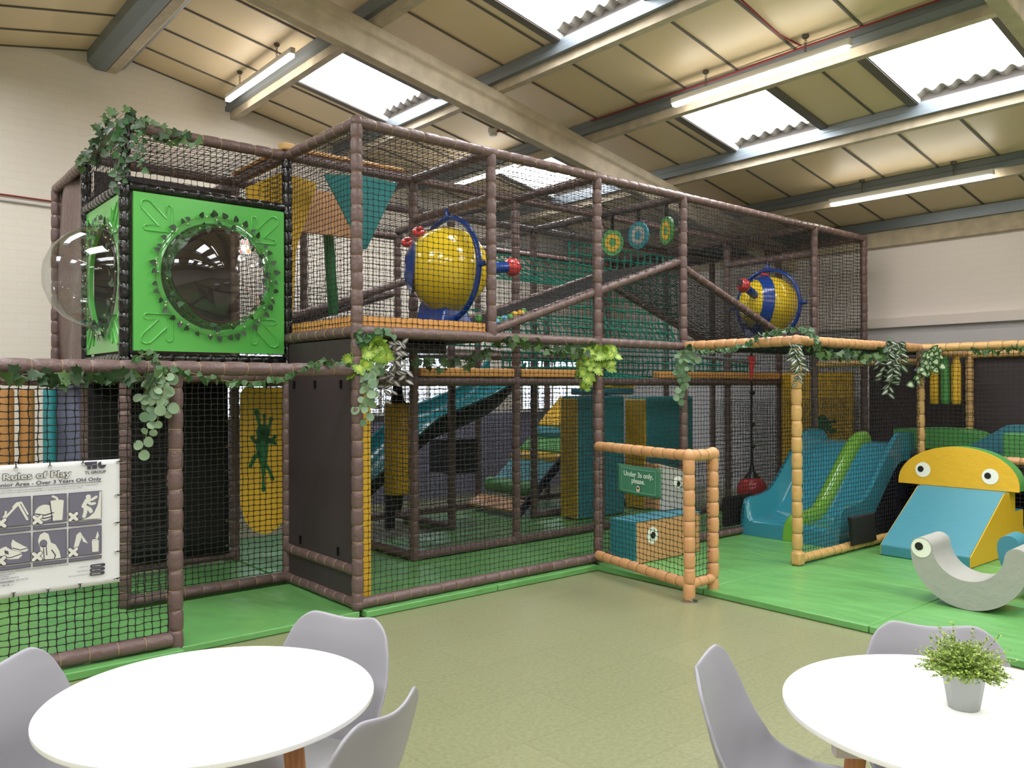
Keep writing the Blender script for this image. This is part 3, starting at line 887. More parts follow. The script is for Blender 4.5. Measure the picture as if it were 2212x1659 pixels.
# seasonal sticker on the front dome
t = thing('bunny_sticker', 'small white rabbit sticker with coloured eggs on the clear dome', 'sticker', (-.51, .72, 2.60))
m = MB()
c = V((-.51, .716, 2.60)); ux, uy = V((.93, -.36, 0)).normalized(), V((.12, .30, .95)).normalized()
def blob(mb, cx, cy, rx, ry, mi, d=0, n=18, rot=0):
    nn = ux.cross(uy) * d
    mb.add([c + ux * (cx + rx * math.cos(2 * PI * i / n) * math.cos(rot) - ry * math.sin(2 * PI * i / n) * math.sin(rot)) + uy * (cy + rx * math.cos(2 * PI * i / n) * math.sin(rot) + ry * math.sin(2 * PI * i / n) * math.cos(rot)) + nn for i in range(n)], [tuple(range(n))], mi)
for cx, cy, rx, ry, rot in ((0, .015, .03, .026, 0), (-.014, .055, .010, .028, .18), (.014, .055, .010, .028, -.18), (0, -.018, .045, .022, 0)): blob(m, cx, cy, rx, ry, 0, .001, rot=rot)
for cx, cy, rx, ry, rot in ((-.014, .055, .005, .02, .18), (.014, .055, .005, .02, -.18), (-.025, -.018, .012, .015, 0)): blob(m, cx, cy, rx, ry, 1, .002, rot=rot)
blob(m, 0, -.018, .012, .015, 2, .002); blob(m, .025, -.018, .012, .015, 3, .002)
for s in (-1, 1): blob(m, s * .010, .020, .003, .004, 4, .002)
m.build('printed_sheet', ['white_spot', 'pink', 'sky_blue', 'orange', 'dark_spot'], t, smooth=False)

# ---------------------------------------------------------------- toddler bay: tan padded frame
tod = thing('toddler_pen', 'low tan padded frame with netting around the toddler slide', 'play frame', (4.8, -1.2, .05))
TG = ('tan_gold', 'tie_dark'); TN = ('tan', 'tie_dark')
YT = -1.22
post(3.6, YT, .05, MZ, tod, TG, r=.044, seg=.135)
post(6.0, YT, .05, MZ, tod, TG, r=.040, seg=.135)
post(7.2, YT - .02, .05, MZ - .06, tod, TG, r=.044, seg=.13)
post(6.0, -3.7, .05, MZ, tod, TG, r=.044, seg=.13)
rail((3.6, -.04, MZ), (3.6, YT, MZ), tod, TN, r=.046, seg=.12)
rail((3.6, YT, MZ), (6.0, YT, MZ), tod, TN, r=.046, seg=.12)
rail((6.0, YT, MZ), (6.0, -4.4, MZ), tod, TG, r=.044, seg=.13)
rail((6.02, -.04, 1.845), (6.02, YT + .03, 1.855), tod, TG, r=.036, seg=.12)
rail((3.6, YT, .10), (6.0, YT, .10), tod, TG, r=.042, seg=.115)
rail((6.0, YT, .86), (6.0, -4.4, .86), tod, TN, r=.042, seg=.12)
rail((6.0, YT, .10), (6.0, -4.4, .10), tod, TG, r=.042, seg=.12)
rail((7.2, YT, MZ - .04), (7.2, -4.4, MZ - .04), tod, TG, r=.040)
rail((6.0, YT, MZ - .04), (7.2, YT, MZ - .04), tod, TG, r=.036)
m = MB(); m.sphere((3.6, YT, MZ), .052, 16, 10); m.build('corner_pad', 'tan', tod)
m = MB(); m.box((3.555, YT - .05, .05), (3.65, YT + .045, .17)); m.build('corner_pad', 'tan_gold', tod, bevel=.02)
netpart(tod, (3.64, YT, .13), (1, 0, 0), (0, 0, 1), 2.32, 1.83, cell=.045)
netpart(tod, (6.0, YT - .04, .9), (0, -1, 0), (0, 0, 1), 3.1, 1.05)
netpart(tod, (6.0, YT - .04, .14), (0, -1, 0), (0, 0, 1), 3.1, .7)
netpart(tod, (3.62, YT, 1.965), (1, 0, 0), (0, 1, 0), 3.5, 1.2, cell=.03, celly=.03, r=.0042, knot=.005, bulge=-.03)
netpart(tod, (4.0, -.03, .14), (1, 0, 0), (0, 0, 1), 3.1, 1.3, cell=.05)
# dark back boards of the toddler bay
m = MB(); m.box((7.25, YT, .02), (7.29, -.04, MZ - .03)); m.build('back_board', 'brown_dark', tod, smooth=False, bevel=.004)
m = MB(); m.box((7.25, -4.4, .02), (7.29, YT - .02, MZ - .03)); m.build('back_board', 'brown_dark', tod, smooth=False, bevel=.004)
m = MB(); m.box((6.02, -4.4, .70), (7.24, YT, .80)); m.build('deck', 'brown_dark', tod, smooth=False)
m = MB(); m.box((6.02, YT, .70), (7.24, -.05, .88)); m.build('deck', 'brown_dark', tod, smooth=False)
m = MB(); m.box((6.03, -4.4, .05), (6.06, YT - .04, .10)); m.build('deck_skirt', 'brown_dark', tod, smooth=False)
# beads of cord on the tan corner post
p = [o for o in bpy.data.objects if o.parent == tod and o.name.startswith('post')][0]
m = MB()
for i in range(15):
    z = .35 + i * .105
    if z > 1.25: break
    m.tube([(3.63, YT + .02, z), (3.655, YT + .0, z + .01), (3.672, YT - .01, z - .012), (3.68, YT - .005, z - .02)], .003, 5)
m.build('cord_end', 'tie', p)

# ---------------------------------------------------------------- low tan fence with the under threes sign
fence = thing('low_fence', 'waist-high tan padded fence with netting standing at the mat edge', 'fence', (2.2, -.65, 0))
F0, F1, F2 = V((2.33, -.06, 0)), V((2.075, -1.25, 0)), V((2.37, -1.245, 0))
for p in (F1, F2):
    m = MB(); pad_tube(m, p + V((0, 0, .02)), p + V((0, 0, 1.06)), .045, .118, sag=.20)
    o = m.build('post', list(TN), fence)
    f = MB(); f.lathe((p.x, p.y, .001), [(.062, 0), (.062, .006), (.03, .012), (.026, .03)], 16); f.build('foot', 'chrome', o)
up = V((0, 0, 1))
rail(F0 + up * 1.08, F1 + up * 1.08, fence, TN, r=.042, seg=.13)
rail(F0 + up * .13, F1 + up * .13, fence, TN, r=.042, seg=.12)
rail(F1 + up * 1.08, F2 + up * 1.08, fence, TN, r=.044, seg=.10)
rail(F1 + up * .13, F2 + up * .13, fence, TN, r=.040, seg=.10)
for p in (F1, F2):
    m = MB(); m.sphere(p + up * 1.08, .052, 16, 10); m.build('corner_pad', 'tan', fence)
d = (F1 - F0)
netpart(fence, F0 + d * .03 + up * .17, d, up, d.length * .94, .88, cell=.048)
d2 = F2 - F1
netpart(fence, F1 + d2 * .12 + up * .17, d2, up, d2.length * .76, .88, cell=.048)

# ---------------------------------------------------------------- floor mats
def floor_mat_obj(a, b, label, z=.05, z0=.002, mt='green_mat'):
    m = MB()
    x0, y0 = a; x1, y1 = b
    g = .0025
    m.box((x0 + g, y0 + g, z0), (x1 - g, y1 - g, z))
    o = m.build('floor_mat', mt, bevel=.008, seg=3)
    return tag(o, label, 'mat', 'green vinyl floor mats')
floor_mat_obj((-1.22, -.04), (0, 1.06), 'green mat lying in the open entry between the brown posts', .045)
floor_mat_obj((-2.44, -.12), (-1.22, 1.10), 'green mat behind the white rules banner')
floor_mat_obj((-3.66, -.12), (-2.44, 1.10), 'green mat at the outer end behind the rules banner')
floor_mat_obj((-2.44, 1.10), (-1.22, 2.2), 'green mat under the padded rollers')
floor_mat_obj((-1.22, 1.18), (0, 2.2), 'green mat in front of the black screen')
floor_mat_obj((.02, -.09), (1.19, 1.09), 'green mat just inside the tall frame beside the yellow inner pad')
floor_mat_obj((1.19, -.09), (2.36, 1.09), 'green mat inside the tall frame ending at the low fence')
floor_mat_obj((2.36, -.0), (4.7, 1.09), 'green mat behind the orange block and the climbing pads')
floor_mat_obj((4.7, .06), (7.2, 1.09), 'green mat under the red hanging ball')
floor_mat_obj((0.02, 1.10), (1.18, 3.2), 'green mat beneath the yellow punch bag')
floor_mat_obj((1.22, 1.14), (3.7, 2.2), 'shiny green mat below the curved slide')
floor_mat_obj((2.42, 2.22), (4.8, 3.2), 'green mat below the roller climb')
floor_mat_obj((3.7, 1.14), (6.0, 2.2), 'green mat below the climbing pads')
floor_mat_obj((2.30, -1.20), (3.55, -.01), 'creased green mat behind the low fence under the foam blocks')
floor_mat_obj((3.55, -1.20), (4.8, -.01), 'green mat at the foot of the blue slide')
floor_mat_obj((2.30, -2.50), (3.55, -1.20), 'wrinkled green mat beside the fence post with its edge on the olive floor')
floor_mat_obj((3.55, -2.50), (4.8, -1.20), 'green mat under the blue wedge steps')
floor_mat_obj((4.8, -2.50), (6.05, -1.20), 'green mat behind the blue wedge steps')
floor_mat_obj((2.30, -3.80), (3.55, -2.50), 'green mat under the grey rocker')
floor_mat_obj((3.55, -3.80), (4.8, -2.50), 'green mat under the blue rocker')
floor_mat_obj((4.8, -3.80), (6.05, -2.50), 'green mat at the wall side of the toddler corner')
floor_mat_obj((4.8, -1.20), (6.05, -.01), 'green mat hidden under the blue slide')

# ---------------------------------------------------------------- toddler slide
t = thing('toddler_slide', 'wide glossy blue double slide with a green dividing ridge', 'slide', (5.3, -.56, .05))
prof = [(4.55, .19), (4.60, .215), (4.75, .22), (4.92, .235), (5.05, .28), (5.18, .38), (5.35, .54), (5.55, .73), (5.72, .88), (5.85, .96), (6.0, .985), (6.12, .985)]
wall = [(4.55, .24), (4.60, .40), (4.75, .435), (4.92, .45), (5.05, .49), (5.18, .58), (5.35, .74), (5.55, .93), (5.72, 1.07), (5.85, 1.11), (6.0, 1.10), (6.12, 1.09)]
yA, yB = -1.10, .0
m = MB()
def catmull(pts, t):
    n = len(pts) - 1
    x = t * n; i = min(int(x), n - 1); f = x - i
    p0, p1, p2, p3 = pts[max(i - 1, 0)], pts[i], pts[i + 1], pts[min(i + 2, n)]
    return tuple(.5 * ((2 * b) + (-a + c) * f + (2 * a - 5 * b + 4 * c - d) * f * f + (-a + 3 * b - 3 * c + d) * f ** 3) for a, b, c, d in zip(p0, p1, p2, p3))
def section(v):
    """cross-section heights: 0 at lane floor, 1 at the side walls"""
    d = min(v, 1 - v) * (yB - yA)
    return 1.0 if d < .045 else max(0.0, .5 + .5 * math.cos(PI * min(1, (d - .045) / .08)))
def slide_pt(u, v):
    x, z = catmull(prof, u); xw, zw = catmull(wall, u)
    s = section(v)
    return (x, yA + (yB - yA) * v, z + (zw - z) * s)
NV = 44
m.grid(lambda u, v: slide_pt(v, u), NV, 46)
# outer skirts down to the mat
for yy, vv in ((yB, 1.0), (yA, 0.0)):
    top = [slide_pt(k / 30, vv) for k in range(31)]
    bot = []
    for k, p in enumerate(top):
        zb_ = .052 if p[0] < 4.98 else p[2] - .30
        bot.append((p[0], p[1], max(.052, zb_)))
    vs = top + bot
    m.add(vs, [(k, k + 1, 31 + k + 1, 31 + k) if vv else (k, 31 + k, 31 + k + 1, k + 1) for k in range(30)])
fr = [slide_pt(0, k / NV) for k in range(NV + 1)]
lo = [(4.53, p[1], .052) for p in fr]
m.add(fr + lo, [(k, NV + 1 + k, NV + 2 + k, k + 1) for k in range(NV)])
m.build('chute', 'slide_blue', t, angle=50)
m = MB()
yc = -.585
def ridge(u, v):
    x, z = catmull(prof, u)
    a = PI * v
    h = .125 if u > .12 else .05 + .075 * u / .12
    w = .085
    return (x - .004, yc - w * math.cos(a), z - .012 + (h + .0) * math.sin(a) ** .8)
m.grid(lambda u, v: ridge(.0 + v * .93, u), 14, 46)
p0 = [ridge(0, k / 14) for k in range(15)]
lo = [(4.526, p[1], .052) for p in p0]
m.add(p0 + lo, [(k, 15 + k, 16 + k, k + 1) for k in range(14)])
end = [ridge(.93, k / 14) for k in range(15)]
m.add(end, [tuple(range(15))])
m.build('divider_ridge', 'slide_green', t, angle=60)
m = MB()
m.box((5.9, yA + .06, .40), (6.1, yB - .06, .70)); m.box((5.02, yA + .1, .06), (6.1, yA + .14, .40))
m.build('support_frame', 'slide_under', t, smooth=False)
t2 = tag(deck((4.36, .05, .13), (4.86, .11, .44), 'black_sheet', 'rail_flap', None, .02), 'black padded flap standing over the brown rail in front of the red ball', 'flap', 'black flaps over rails')
m = MB()
m.hexa([(4.42, YT - .065, .12), (4.90, YT - .065, .115), (4.90, YT - .05, .115), (4.42, YT - .05, .12), (4.36, YT - .10, .39), (4.80, YT - .09, .39), (4.80, YT - .05, .395), (4.36, YT - .05, .395)])
tag(m.build('rail_flap', 'black_sheet', bevel=.012), 'black padded flap draped over the golden tan bottom rail', 'flap', 'black flaps over rails')

# ---------------------------------------------------------------- blue wedge steps with the half-round head
t = thing('wedge_steps', 'blue and yellow foam wedge with steps at its back', 'soft play steps', (5.25, -1.85, .05))
XA, XB = 4.56, 5.98
side = [(4.56, .052), (4.56, .15), (5.33, .625), (5.58, .625), (5.58, .44), (5.78, .44), (5.78, .25), (5.98, .25), (5.98, .052)]
ya, yb = -2.245, -1.485
m = MB()
m.prism([(x, z) for x, z in side], (0, ya, 0), (1, 0, 0), (0, 0, 1), (0, yb - ya, 0))
m.build('foam_body', 'blue_vinyl', t, smooth=False, bevel=.012, seg=3)
for y, s in ((ya, -1), (yb, 1)):
    m = MB(); m.prism([(x + (.006 if x < 5 else -.006), z + (.004 if z < .1 else -.006)) for x, z in side], (0, y, 0), (1, 0, 0), (0, 0, 1), (0, s * .008, 0))
    m.build('side_face', 'yellow', t, smooth=False, bevel=.003)
hx = 5.43
t = thing('half_round_head', 'half-round yellow foam head with two googly eyes resting on the blue wedge', 'soft play shape', (hx, -1.79, .635))
K = 36; RW, RH = .545, .385
cy_ = -1.79
poly = [(-RW, 0)] + [(-RW * math.cos(PI * i / K), .035 + (RH - .035) * math.sin(PI * i / K)) for i in range(K + 1)] + [(RW, 0)]
tilt = V((.10, 0, 1)).normalized()
m = MB(); m.prism([(-p[0], p[1]) for p in poly], (hx, cy_, .628), (0, 1, 0), tilt, (.015, 0, 0)); m.build('front_face', 'yellow', t, smooth=False, bevel=.006)
m = MB(); m.prism([(-p[0], p[1]) for p in poly], (hx + .016, cy_, .628), (0, 1, 0), tilt, (.15, 0, -.0)); m.build('foam_body', 'green_vinyl', t, bevel=.008)
def eye(parent, c, n, r, off, upv=(0, 0, 1), pr_=.42):
    n = V(n).normalized()
    a = MB(); a.disc(V(c) + n * .003, n, r, 32, up=upv); w = a.build('eye', 'white_spot', parent, smooth=False)
    y = V(upv) - n * V(upv).dot(n); y.normalize(); x = y.cross(n)
    a = MB(); a.disc(V(c) + n * .006 + x * off[0] * r + y * off[1] * r, n, r * pr_, 24, up=upv); a.build('pupil', 'dark_spot', w, smooth=False)
nf = V((-1, 0, .10)).normalized()
for yy, zz in ((cy_ + .31, .145), (cy_ - .30, .125)):
    eye(t, V((hx, yy, .628)) + tilt * zz, nf, .073, (-.28, .08), upv=tilt, pr_=.40)

# ---------------------------------------------------------------- rockers
def rocker(label, c, mt, L=.40, th=.13, w=.27, rotz=0.0, eyed=False, name='rocker'):
    t = thing(name, label, 'soft play rocker', (c[0], c[1], .05), 'curved foam rockers')
    # crescent outline: big outer arc, smaller inner arc, round ends
    K = 40
    Ro = L; pts = []
    a0, a1 = math.radians(178), math.radians(362)
    outer = [(Ro * math.cos(a0 + (a1 - a0) * i / K), Ro * math.sin(a0 + (a1 - a0) * i / K)) for i in range(K + 1)]
    wid = [(.074 + .024 * math.sin(PI * i / K)) for i in range(K + 1)]
    inner = []
    for i in range(K, -1, -1):
        a = a0 + (a1 - a0) * i / K
        r = Ro - 2 * wid[i]
        inner.append((r * math.cos(a), r * math.sin(a)))
    def cap(p, q, n=10):
        p, q = V((p[0], p[1], 0)), V((q[0], q[1], 0)); m_ = (p + q) / 2; d = (p - m_)
        tang = V((-d.y, d.x, 0))
        return [(m_ + d * math.cos(PI * k / n) + tang * math.sin(PI * k / n)).to_2d() for k in range(1, n)]
    poly = outer + [tuple(x) for x in cap(outer[-1], inner[0])] + inner + [tuple(x) for x in cap(inner[-1], outer[0])]
    cz_ = .053 + Ro
    ux = V((math.sin(rotz), -math.cos(rotz), 0)); nrm = V((-math.cos(rotz), -math.sin(rotz), 0))
    o = V((c[0], c[1], cz_))
    m = MB(); m.prism(poly, o, ux, (0, 0, 1), -nrm * w)
    body = m.build('foam_body', mt, t, bevel=.006)
    for i in range(3, K - 2, 2):
        a = a0 + (a1 - a0) * i / K
    if eyed:
        e = o + ux * (outer[0][0] + inner[-1][0]) / 2 + V((0, 0, (outer[0][1] + inner[-1][1]) / 2 + .0))
        eye(t, e, nrm, .068, (-.22, .15), pr_=.42)
    return t
rocker('grey crescent foam rocker with one googly eye', (3.17, -2.765), 'grey_vinyl', L=.375, w=.36, rotz=.06, eyed=True)
rocker('blue crescent foam rocker mostly hidden behind the grey one', (3.80, -3.10), 'blue_vinyl', L=.36, w=.25, rotz=.10)

# ---------------------------------------------------------------- foam blocks behind the fence
t = thing('foam_block', 'long orange and teal foam block with a googly eye standing on the mat', 'soft play block', (3.0, -.16, .05), 'foam blocks with eyes')
m = MB(); m.box((2.55, -.31, .052), (3.45, -.02, .42)); m.build('foam_body', 'tan', t, smooth=False, bevel=.012, seg=3)
m = MB(); m.box((2.538, -.315, .055), (2.552, -.015, .417)); m.build('end_face', 'teal', t, smooth=False, bevel=.004)
m = MB(); m.box((2.54, -.315, .418), (3.455, -.015, .426)); m.build('top_face', 'blue_vinyl', t, smooth=False, bevel=.003)
m = MB()
eye(t, (2.76, -.312, .285), (0, -1, 0), .075, (.10, .0))
t = thing('foam_block', 'grey and orange foam block with a googly eye stacked on the long orange one', 'soft play block', (3.4, 0, .43), 'foam blocks with eyes')
side = [(0, 0), (.42, 0), (.42, .34), (0, .44)]
m = MB(); m.prism(side, (3.17, -.05, .43), (.98, -.20, 0), (0, 0, 1), (.04, .22, 0)); m.build('foam_body', 'tan', t, smooth=False, bevel=.01, seg=3)
m = MB(); m.prism([(x + (.004 if x < .2 else -.004), z + (.006 if z < .1 else -.006)) for x, z in side], (3.17, -.052, .43), (.98, -.20, 0), (0, 0, 1), (-.0014, -.008, 0)); m.build('front_face', 'grey_vinyl', t, smooth=False)
eye(t, (3.17 + .98 * .21, -.062 - .20 * .21, .43 + .26), (-.2, -.98, 0), .055, (.15, -.3))

# ---------------------------------------------------------------- toddler upper deck shapes and hanging tubes
m = MB(); K = 20
m.prism([(-1.7, .81)] + [(-1.7 + .85 * (1 - math.cos(PI * i / K)) / 1, .81 + .31 * math.sin(PI * min(1, i / K) * .5 + PI * .0) * (1 if i < K * .5 else 1)) for i in range(0)] + [(-1.65, .90), (-1.55, 1.02), (-1.45, 1.08), (-1.30, 1.115), (-1.0, 1.12), (-.6, 1.10), (-.6, .89), (-1.15, .885), (-1.25, .81)], (6.70, 0, 0), (0, 1, 0), (0, 0, 1), (.42, 0, 0))
tag(m.build('foam_hill', 'green_vinyl', bevel=.01), 'green rounded foam hill on the toddler deck below the hanging tubes', 'soft play shape')
m = MB(); m.prism([(-1.30, .81), (-1.88, 1.19), (-2.6, 1.19), (-2.6, .81)], (6.45, 0, 0), (0, 1, 0), (0, 0, 1), (.24, 0, 0))
tag(m.build('foam_ramp', 'blue_vinyl', bevel=.01, smooth=False), 'blue foam ramp on the toddler deck beside the green hill', 'soft play shape')
m = MB(); m.box((6.2, -2.75, .81), (6.43, -1.93, 1.12))
tag(m.build('foam_cube', 'green_vinyl', bevel=.012, smooth=False), 'green foam block in front of the blue ramp on the toddler deck', 'soft play shape')
for (y, mt, lab) in ((-.98, 'yellow', 'yellow padded tube hanging nearest the tan corner post'), (-1.10, 'green_vinyl', 'green padded tube hanging between two yellow ones'), (-1.215, 'yellow', 'yellow padded tube hanging beside the far tan post')):
    x = 6.9
    t = thing('hanging_tube', lab, 'hanging play tube', (x, y, 1.38), 'padded tubes hanging over the toddler deck')
    m = MB(); m.lathe((x, y, 1.385), [(.03, 0), (.047, .012), (.05, .05), (.05, .44), (.032, .52), (.03, .54)], 20); m.build('padded_sleeve', mt, t, angle=60)
    m = MB(); m.tube([(x, y, 1.92), (x, y, 1.96)], .012, 8); m.build('strap', 'black', t)

# ---------------------------------------------------------------- things inside the tall frame
def hang_bag(label, c, r, z0, z1, mt, top, name='punch_bag', grp='padded bags hanging in the play frame'):
    x, y = c
    t = thing(name, label, 'hanging bag', (x, y, z0), grp)
    m = MB(); m.lathe((x, y, z0), [(r * .9, 0), (r, .015), (r * 1.0, z1 - z0 - .015), (r * .9, z1 - z0)], 28); m.build('bag_body', mt, t, angle=60)
    m = MB(); m.lathe((x, y, z1 + .0015), [(r * .62, 0), (r * .5, .03), (r * .3, top - z1 - .01)], 16); m.build('strap', 'black', t, angle=60)
    m = MB(); m.lathe((x, y, z0 - .15), [(r * .3, 0), (r * .45, .12), (r * .6, .148)], 16); m.build('tether', 'black', t, angle=60)
    return t
hang_bag('fat yellow punch bag hanging behind the netting at the front of the slide', (1.40, 1.70), .128, .57, 1.45, 'yellow', 1.65)
# surfboard-shaped yellow bag with a splat
t = thing('hanging_board', 'yellow surfboard-shaped foam board with a green splat behind the entry net', 'hanging play board', (.05, 1.62, .36), 'padded bags hanging in the play frame')
poly = []
K = 18; hw = .20
for i in range(K + 1):
    a = PI + PI * i / K
    poly.append((hw * math.cos(a), .30 + .30 * math.sin(a)))
poly += [(hw, 1.20), (hw - .04, 1.25), (-hw + .04, 1.25), (-hw, 1.20)]
ub = V((.90, -.43, 0)).normalized()
ob_ = V((.045, 1.66, .35))
nb = V((-.43, -.90, 0)).normalized()
m = MB(); m.prism(poly, ob_ - nb * -.0, ub, (0, 0, 1), -nb * .10); brd = m.build('board_body', 'yellow', t, bevel=.03, seg=3)
def gecko(o, ux, uy, n, parent):
    m = MB(); o = V(o) + V(n) * .006
    P = lambda x, y: o + V(ux) * x + V(uy) * y
    def limb(pts, ws):
        L = []; Rr = []
        for i, (x, y) in enumerate(pts):
            a = pts[max(i - 1, 0)]; b = pts[min(i + 1, len(pts) - 1)]
            dx, dy = b[0] - a[0], b[1] - a[1]; q = math.hypot(dx, dy); nx, ny = -dy / q, dx / q
            L.append(P(x + nx * ws[i], y + ny * ws[i])); Rr.append(P(x - nx * ws[i], y - ny * ws[i]))
        k = len(pts); m.add(L + Rr, [(i, k + i, k + i + 1, i + 1) for i in range(k - 1)])
        x, y = pts[-1]; w = ws[-1]
        m.add([P(x + w * 1.3 * math.cos(2 * PI * j / 14), y + w * 1.5 * math.sin(2 * PI * j / 14)) for j in range(14)], [tuple(range(14))])
    limb([(0, -.14), (-.01, 0), (.0, .12), (0, .13)], [.03, .052, .045, .045])
    limb([(-.015, .10), (-.03, .18), (-.055, .30)], [.02, .010, .017])
    limb([(.01, .10), (.012, .18), (.01, .27)], [.02, .010, .012])
    limb([(.03, .10), (.05, .17), (.065, .24)], [.02, .010, .014])
    limb([(.02, .06), (.07, .05), (.095, .09)], [.03, .02, .012])
    limb([(.02, .06), (.08, .045), (.098, .03)], [.03, .02, .010])
    limb([(-.02, .06), (-.07, .05), (-.09, .085)], [.03, .02, .012])
    limb([(-.02, -.06), (-.07, -.08), (-.105, -.16)], [.03, .02, .012])
    limb([(.0, -.14), (.0, -.26), (.002, -.36)], [.022, .010, .014])
    limb([(.01, -.14), (.05, -.2), (.075, -.27)], [.02, .012, .013])
    m.build('splat', 'splat', parent, smooth=False)
gecko(ob_ + V((0, 0, .74)) + ub * -.01, ub, (0, 0, 1), nb, brd)
m = MB(); m.tube([(.07, 1.70, 1.60), (.07, 1.70, 1.66)], .02, 8); m.build('strap', 'black', t)
# upper level green bag, teal kite panels, yellow panel
t = thing('hanging_noodle', 'long flat green bag hanging on the upper deck behind the teal panel', 'hanging bag', (.845, 2.0, 2.28), 'padded bags hanging in the play frame')
m = MB()
a_, b_ = V((.825, 2.02, 3.25)), V((.87, 1.98, 2.285))
m.tube([a_, a_.lerp(b_, .03), a_.lerp(b_, .1), a_.lerp(b_, .5), a_.lerp(b_, .95), b_], [.05, .062, .05, .05, .05, .042], 14)
m.build('bag_body', 'green_dark', t, angle=60)
m = MB(); m.tube([a_ + V((0, 0, .002)), a_ + V((.0, 0, .16))], [.02, .03], 8); m.build('strap', 'black', t)
t = thing('kite_panel', 'folded teal triangular panel hanging from the upper rail behind the corner post', 'hanging panel', (.66, 1.06, 2.80))
m = MB(); m.prism([(0, 0), (.33, .0), (.33, .02), (.28, -.58), (.25, -.60)][:0] + [(0, 0), (.30, .02), (.33, -.595), (.29, -.56)], (.33, 1.12, 3.36), (.94, -.34, 0), (0, 0, 1), (.012, .03, 0)); m.build('left_wing', 'teal_deep', t, smooth=False, bevel=.004)
m = MB(); m.prism([(0, .0), (.375, -.01), (.06, -.615), (.01, -.62)], (.612, 1.018, 3.38), (1, .04, 0), (0, 0, 1), (0, .035, 0)); m.build('right_wing', 'teal_deep', t, smooth=False, bevel=.004)
t = thing('pointed_panel', 'yellow tapering panel hanging beside the pod on the upper deck', 'hanging panel', (.1, 1.5, 2.2))
m = MB(); m.prism([(0, 0), (.37, -.02), (.14, -.62), (.10, -1.17), (.05, -1.17), (.03, -.5)], (.05, 1.30, 3.37), (.96, .25, 0), (0, 0, 1), (-.01, .05, 0)); m.build('long_wing', 'yellow', t, smooth=False, bevel=.01)
m = MB(); m.prism([(0, 0), (-.70, .0), (-.60, -.32), (-.45, -.36), (0, -.40)], (.03, 1.28, 3.36), (.03, -1, 0), (0, 0, 1), (.05, 0, 0)); m.build('short_wing', 'yellow', t, smooth=False, bevel=.01)
t = thing('orange_panel', 'orange board under the upper rail between the yellow and teal panels', 'hanging panel', (.4, 1.9, 3.1))
m = MB(); m.box((.1, 1.80, 3.0), (1.05, 1.84, 3.40)); m.build('board', 'tan', t, smooth=False, bevel=.006)

# ---------------------------------------------------------------- spinning ball cannons
def cannon(label, c, gun, band_at, opening, ball_d):
    """round yellow cabin in a blue hoop with a red-tipped barrel"""
    c = V(c); g = V(gun).normalized()
    t = thing('ball_cannon', label, 'play cannon', (c.x, c.y, 2.07), 'yellow ball cannons on the upper deck')
    rot = V((0, 0, 1)).rotation_difference(g).to_matrix()
    m = MB(); m.sphere(c, .355, 44, 28)
    m.v = [((x - c.x) * (1 - .30 * max(0, (c.z - z) / .355) ** 2) + c.x, (y - c.y) * (1 - .30 * max(0, (c.z - z) / .355) ** 2) + c.y, c.z + (z - c.z) * (1.08 if z < c.z else 1.0)) for x, y, z in m.v]
    m.build('cabin', 'yellow_plastic', t, angle=80)
    op = V(opening).normalized(); rot2 = V((0, 0, 1)).rotation_difference(op).to_matrix()
    m = MB()
    lat0, lat1 = band_at
    N = 48
    vs = []; fs = []
    rows = [(lat0, .352), (lat0, .372), (lat1, .372), (lat1, .352)]
    for th, r in rows:
        for i in range(N):
            ph = 2 * PI * i / N
            vs.append(c + rot2 @ V((r * math.sin(th) * math.cos(ph), r * math.sin(th) * math.sin(ph), r * math.cos(th))))
    for i in range(3):
        for j in range(N): fs.append((i * N + j, (i + 1) * N + j, (i + 1) * N + (j + 1) % N, i * N + (j + 1) % N))
    m.add(vs, fs); m.build('rim_band', 'blue_plastic', t, angle=50)
    h = MB(); h.torus(c + V((0, 0, .0)), (1, 0, 0), .43, .024, 56, 10); ho = h.build('hoop', 'blue_plastic', t)
    for d in ((0, 0, 1), (0, 1, 0), (0, -1, 0)):
        m = MB(); q = V(d); m.tube([c + q * .43, c + q * .50, c + q * .515], [.024, .024, .016], 12); m.build('pivot_peg', 'blue_plastic', ho)
        m = MB(); m.tube([c + q * .515, c + q * .535], .010, 10); m.build('pivot_bolt', 'chrome', ho)
    m = MB(); m.tube([c + g * .30, c + g * (ball_d - .05)], .05, 20); ba = m.build('barrel', 'blue_plastic', t)
    m = MB(); rot3 = V((0, 0, -1)).rotation_difference(g).to_matrix()
    m.sphere(c + g * ball_d, .082, 28, 18, rot=rot3); mz = m.build('muzzle_ball', 'red_plastic', t)
    m = MB(); m.tube([c + g * (ball_d + .055), c + g * (ball_d + .0815)], [.035, .040], 20); m.build('muzzle_hole', 'dark_spot', mz)
    m = MB()
    m.hexa([c + V(p) for p in ((-.20, -.16, -.515), (.20, -.16, -.515), (.20, .22, -.515), (-.20, .22, -.515), (-.10, -.10, -.30), (.10, -.10, -.30), (.10, .28, -.26), (-.10, .28, -.26))])
    m.build('base', 'blue_plastic', t, smooth=False, bevel=.02)
    return t
t = cannon('yellow ball cannon on the orange-edged deck, barrel pointing along the ramp', (1.17, .55, 2.58), (.98, -.02, .12), (math.radians(17), math.radians(37)), (-.86, .50, .04), .70)
for p, nrm in (((1.02, .93, 2.85), (-.5, .55, .6)), ((1.05, .80, 2.925), (-.4, .3, .8))):
    m = MB(); m.torus(p, (-.55, -.5, .65), .038, .020, 22, 8); m.build('grip_ring', 'red_plastic', t)
t = cannon('yellow ball cannon beyond the ramps with its red muzzle facing the hall', (6.0, .60, 2.58), (-.95, -.10, .30), (math.radians(54), math.radians(75)), (-.86, .49, .10), .64)
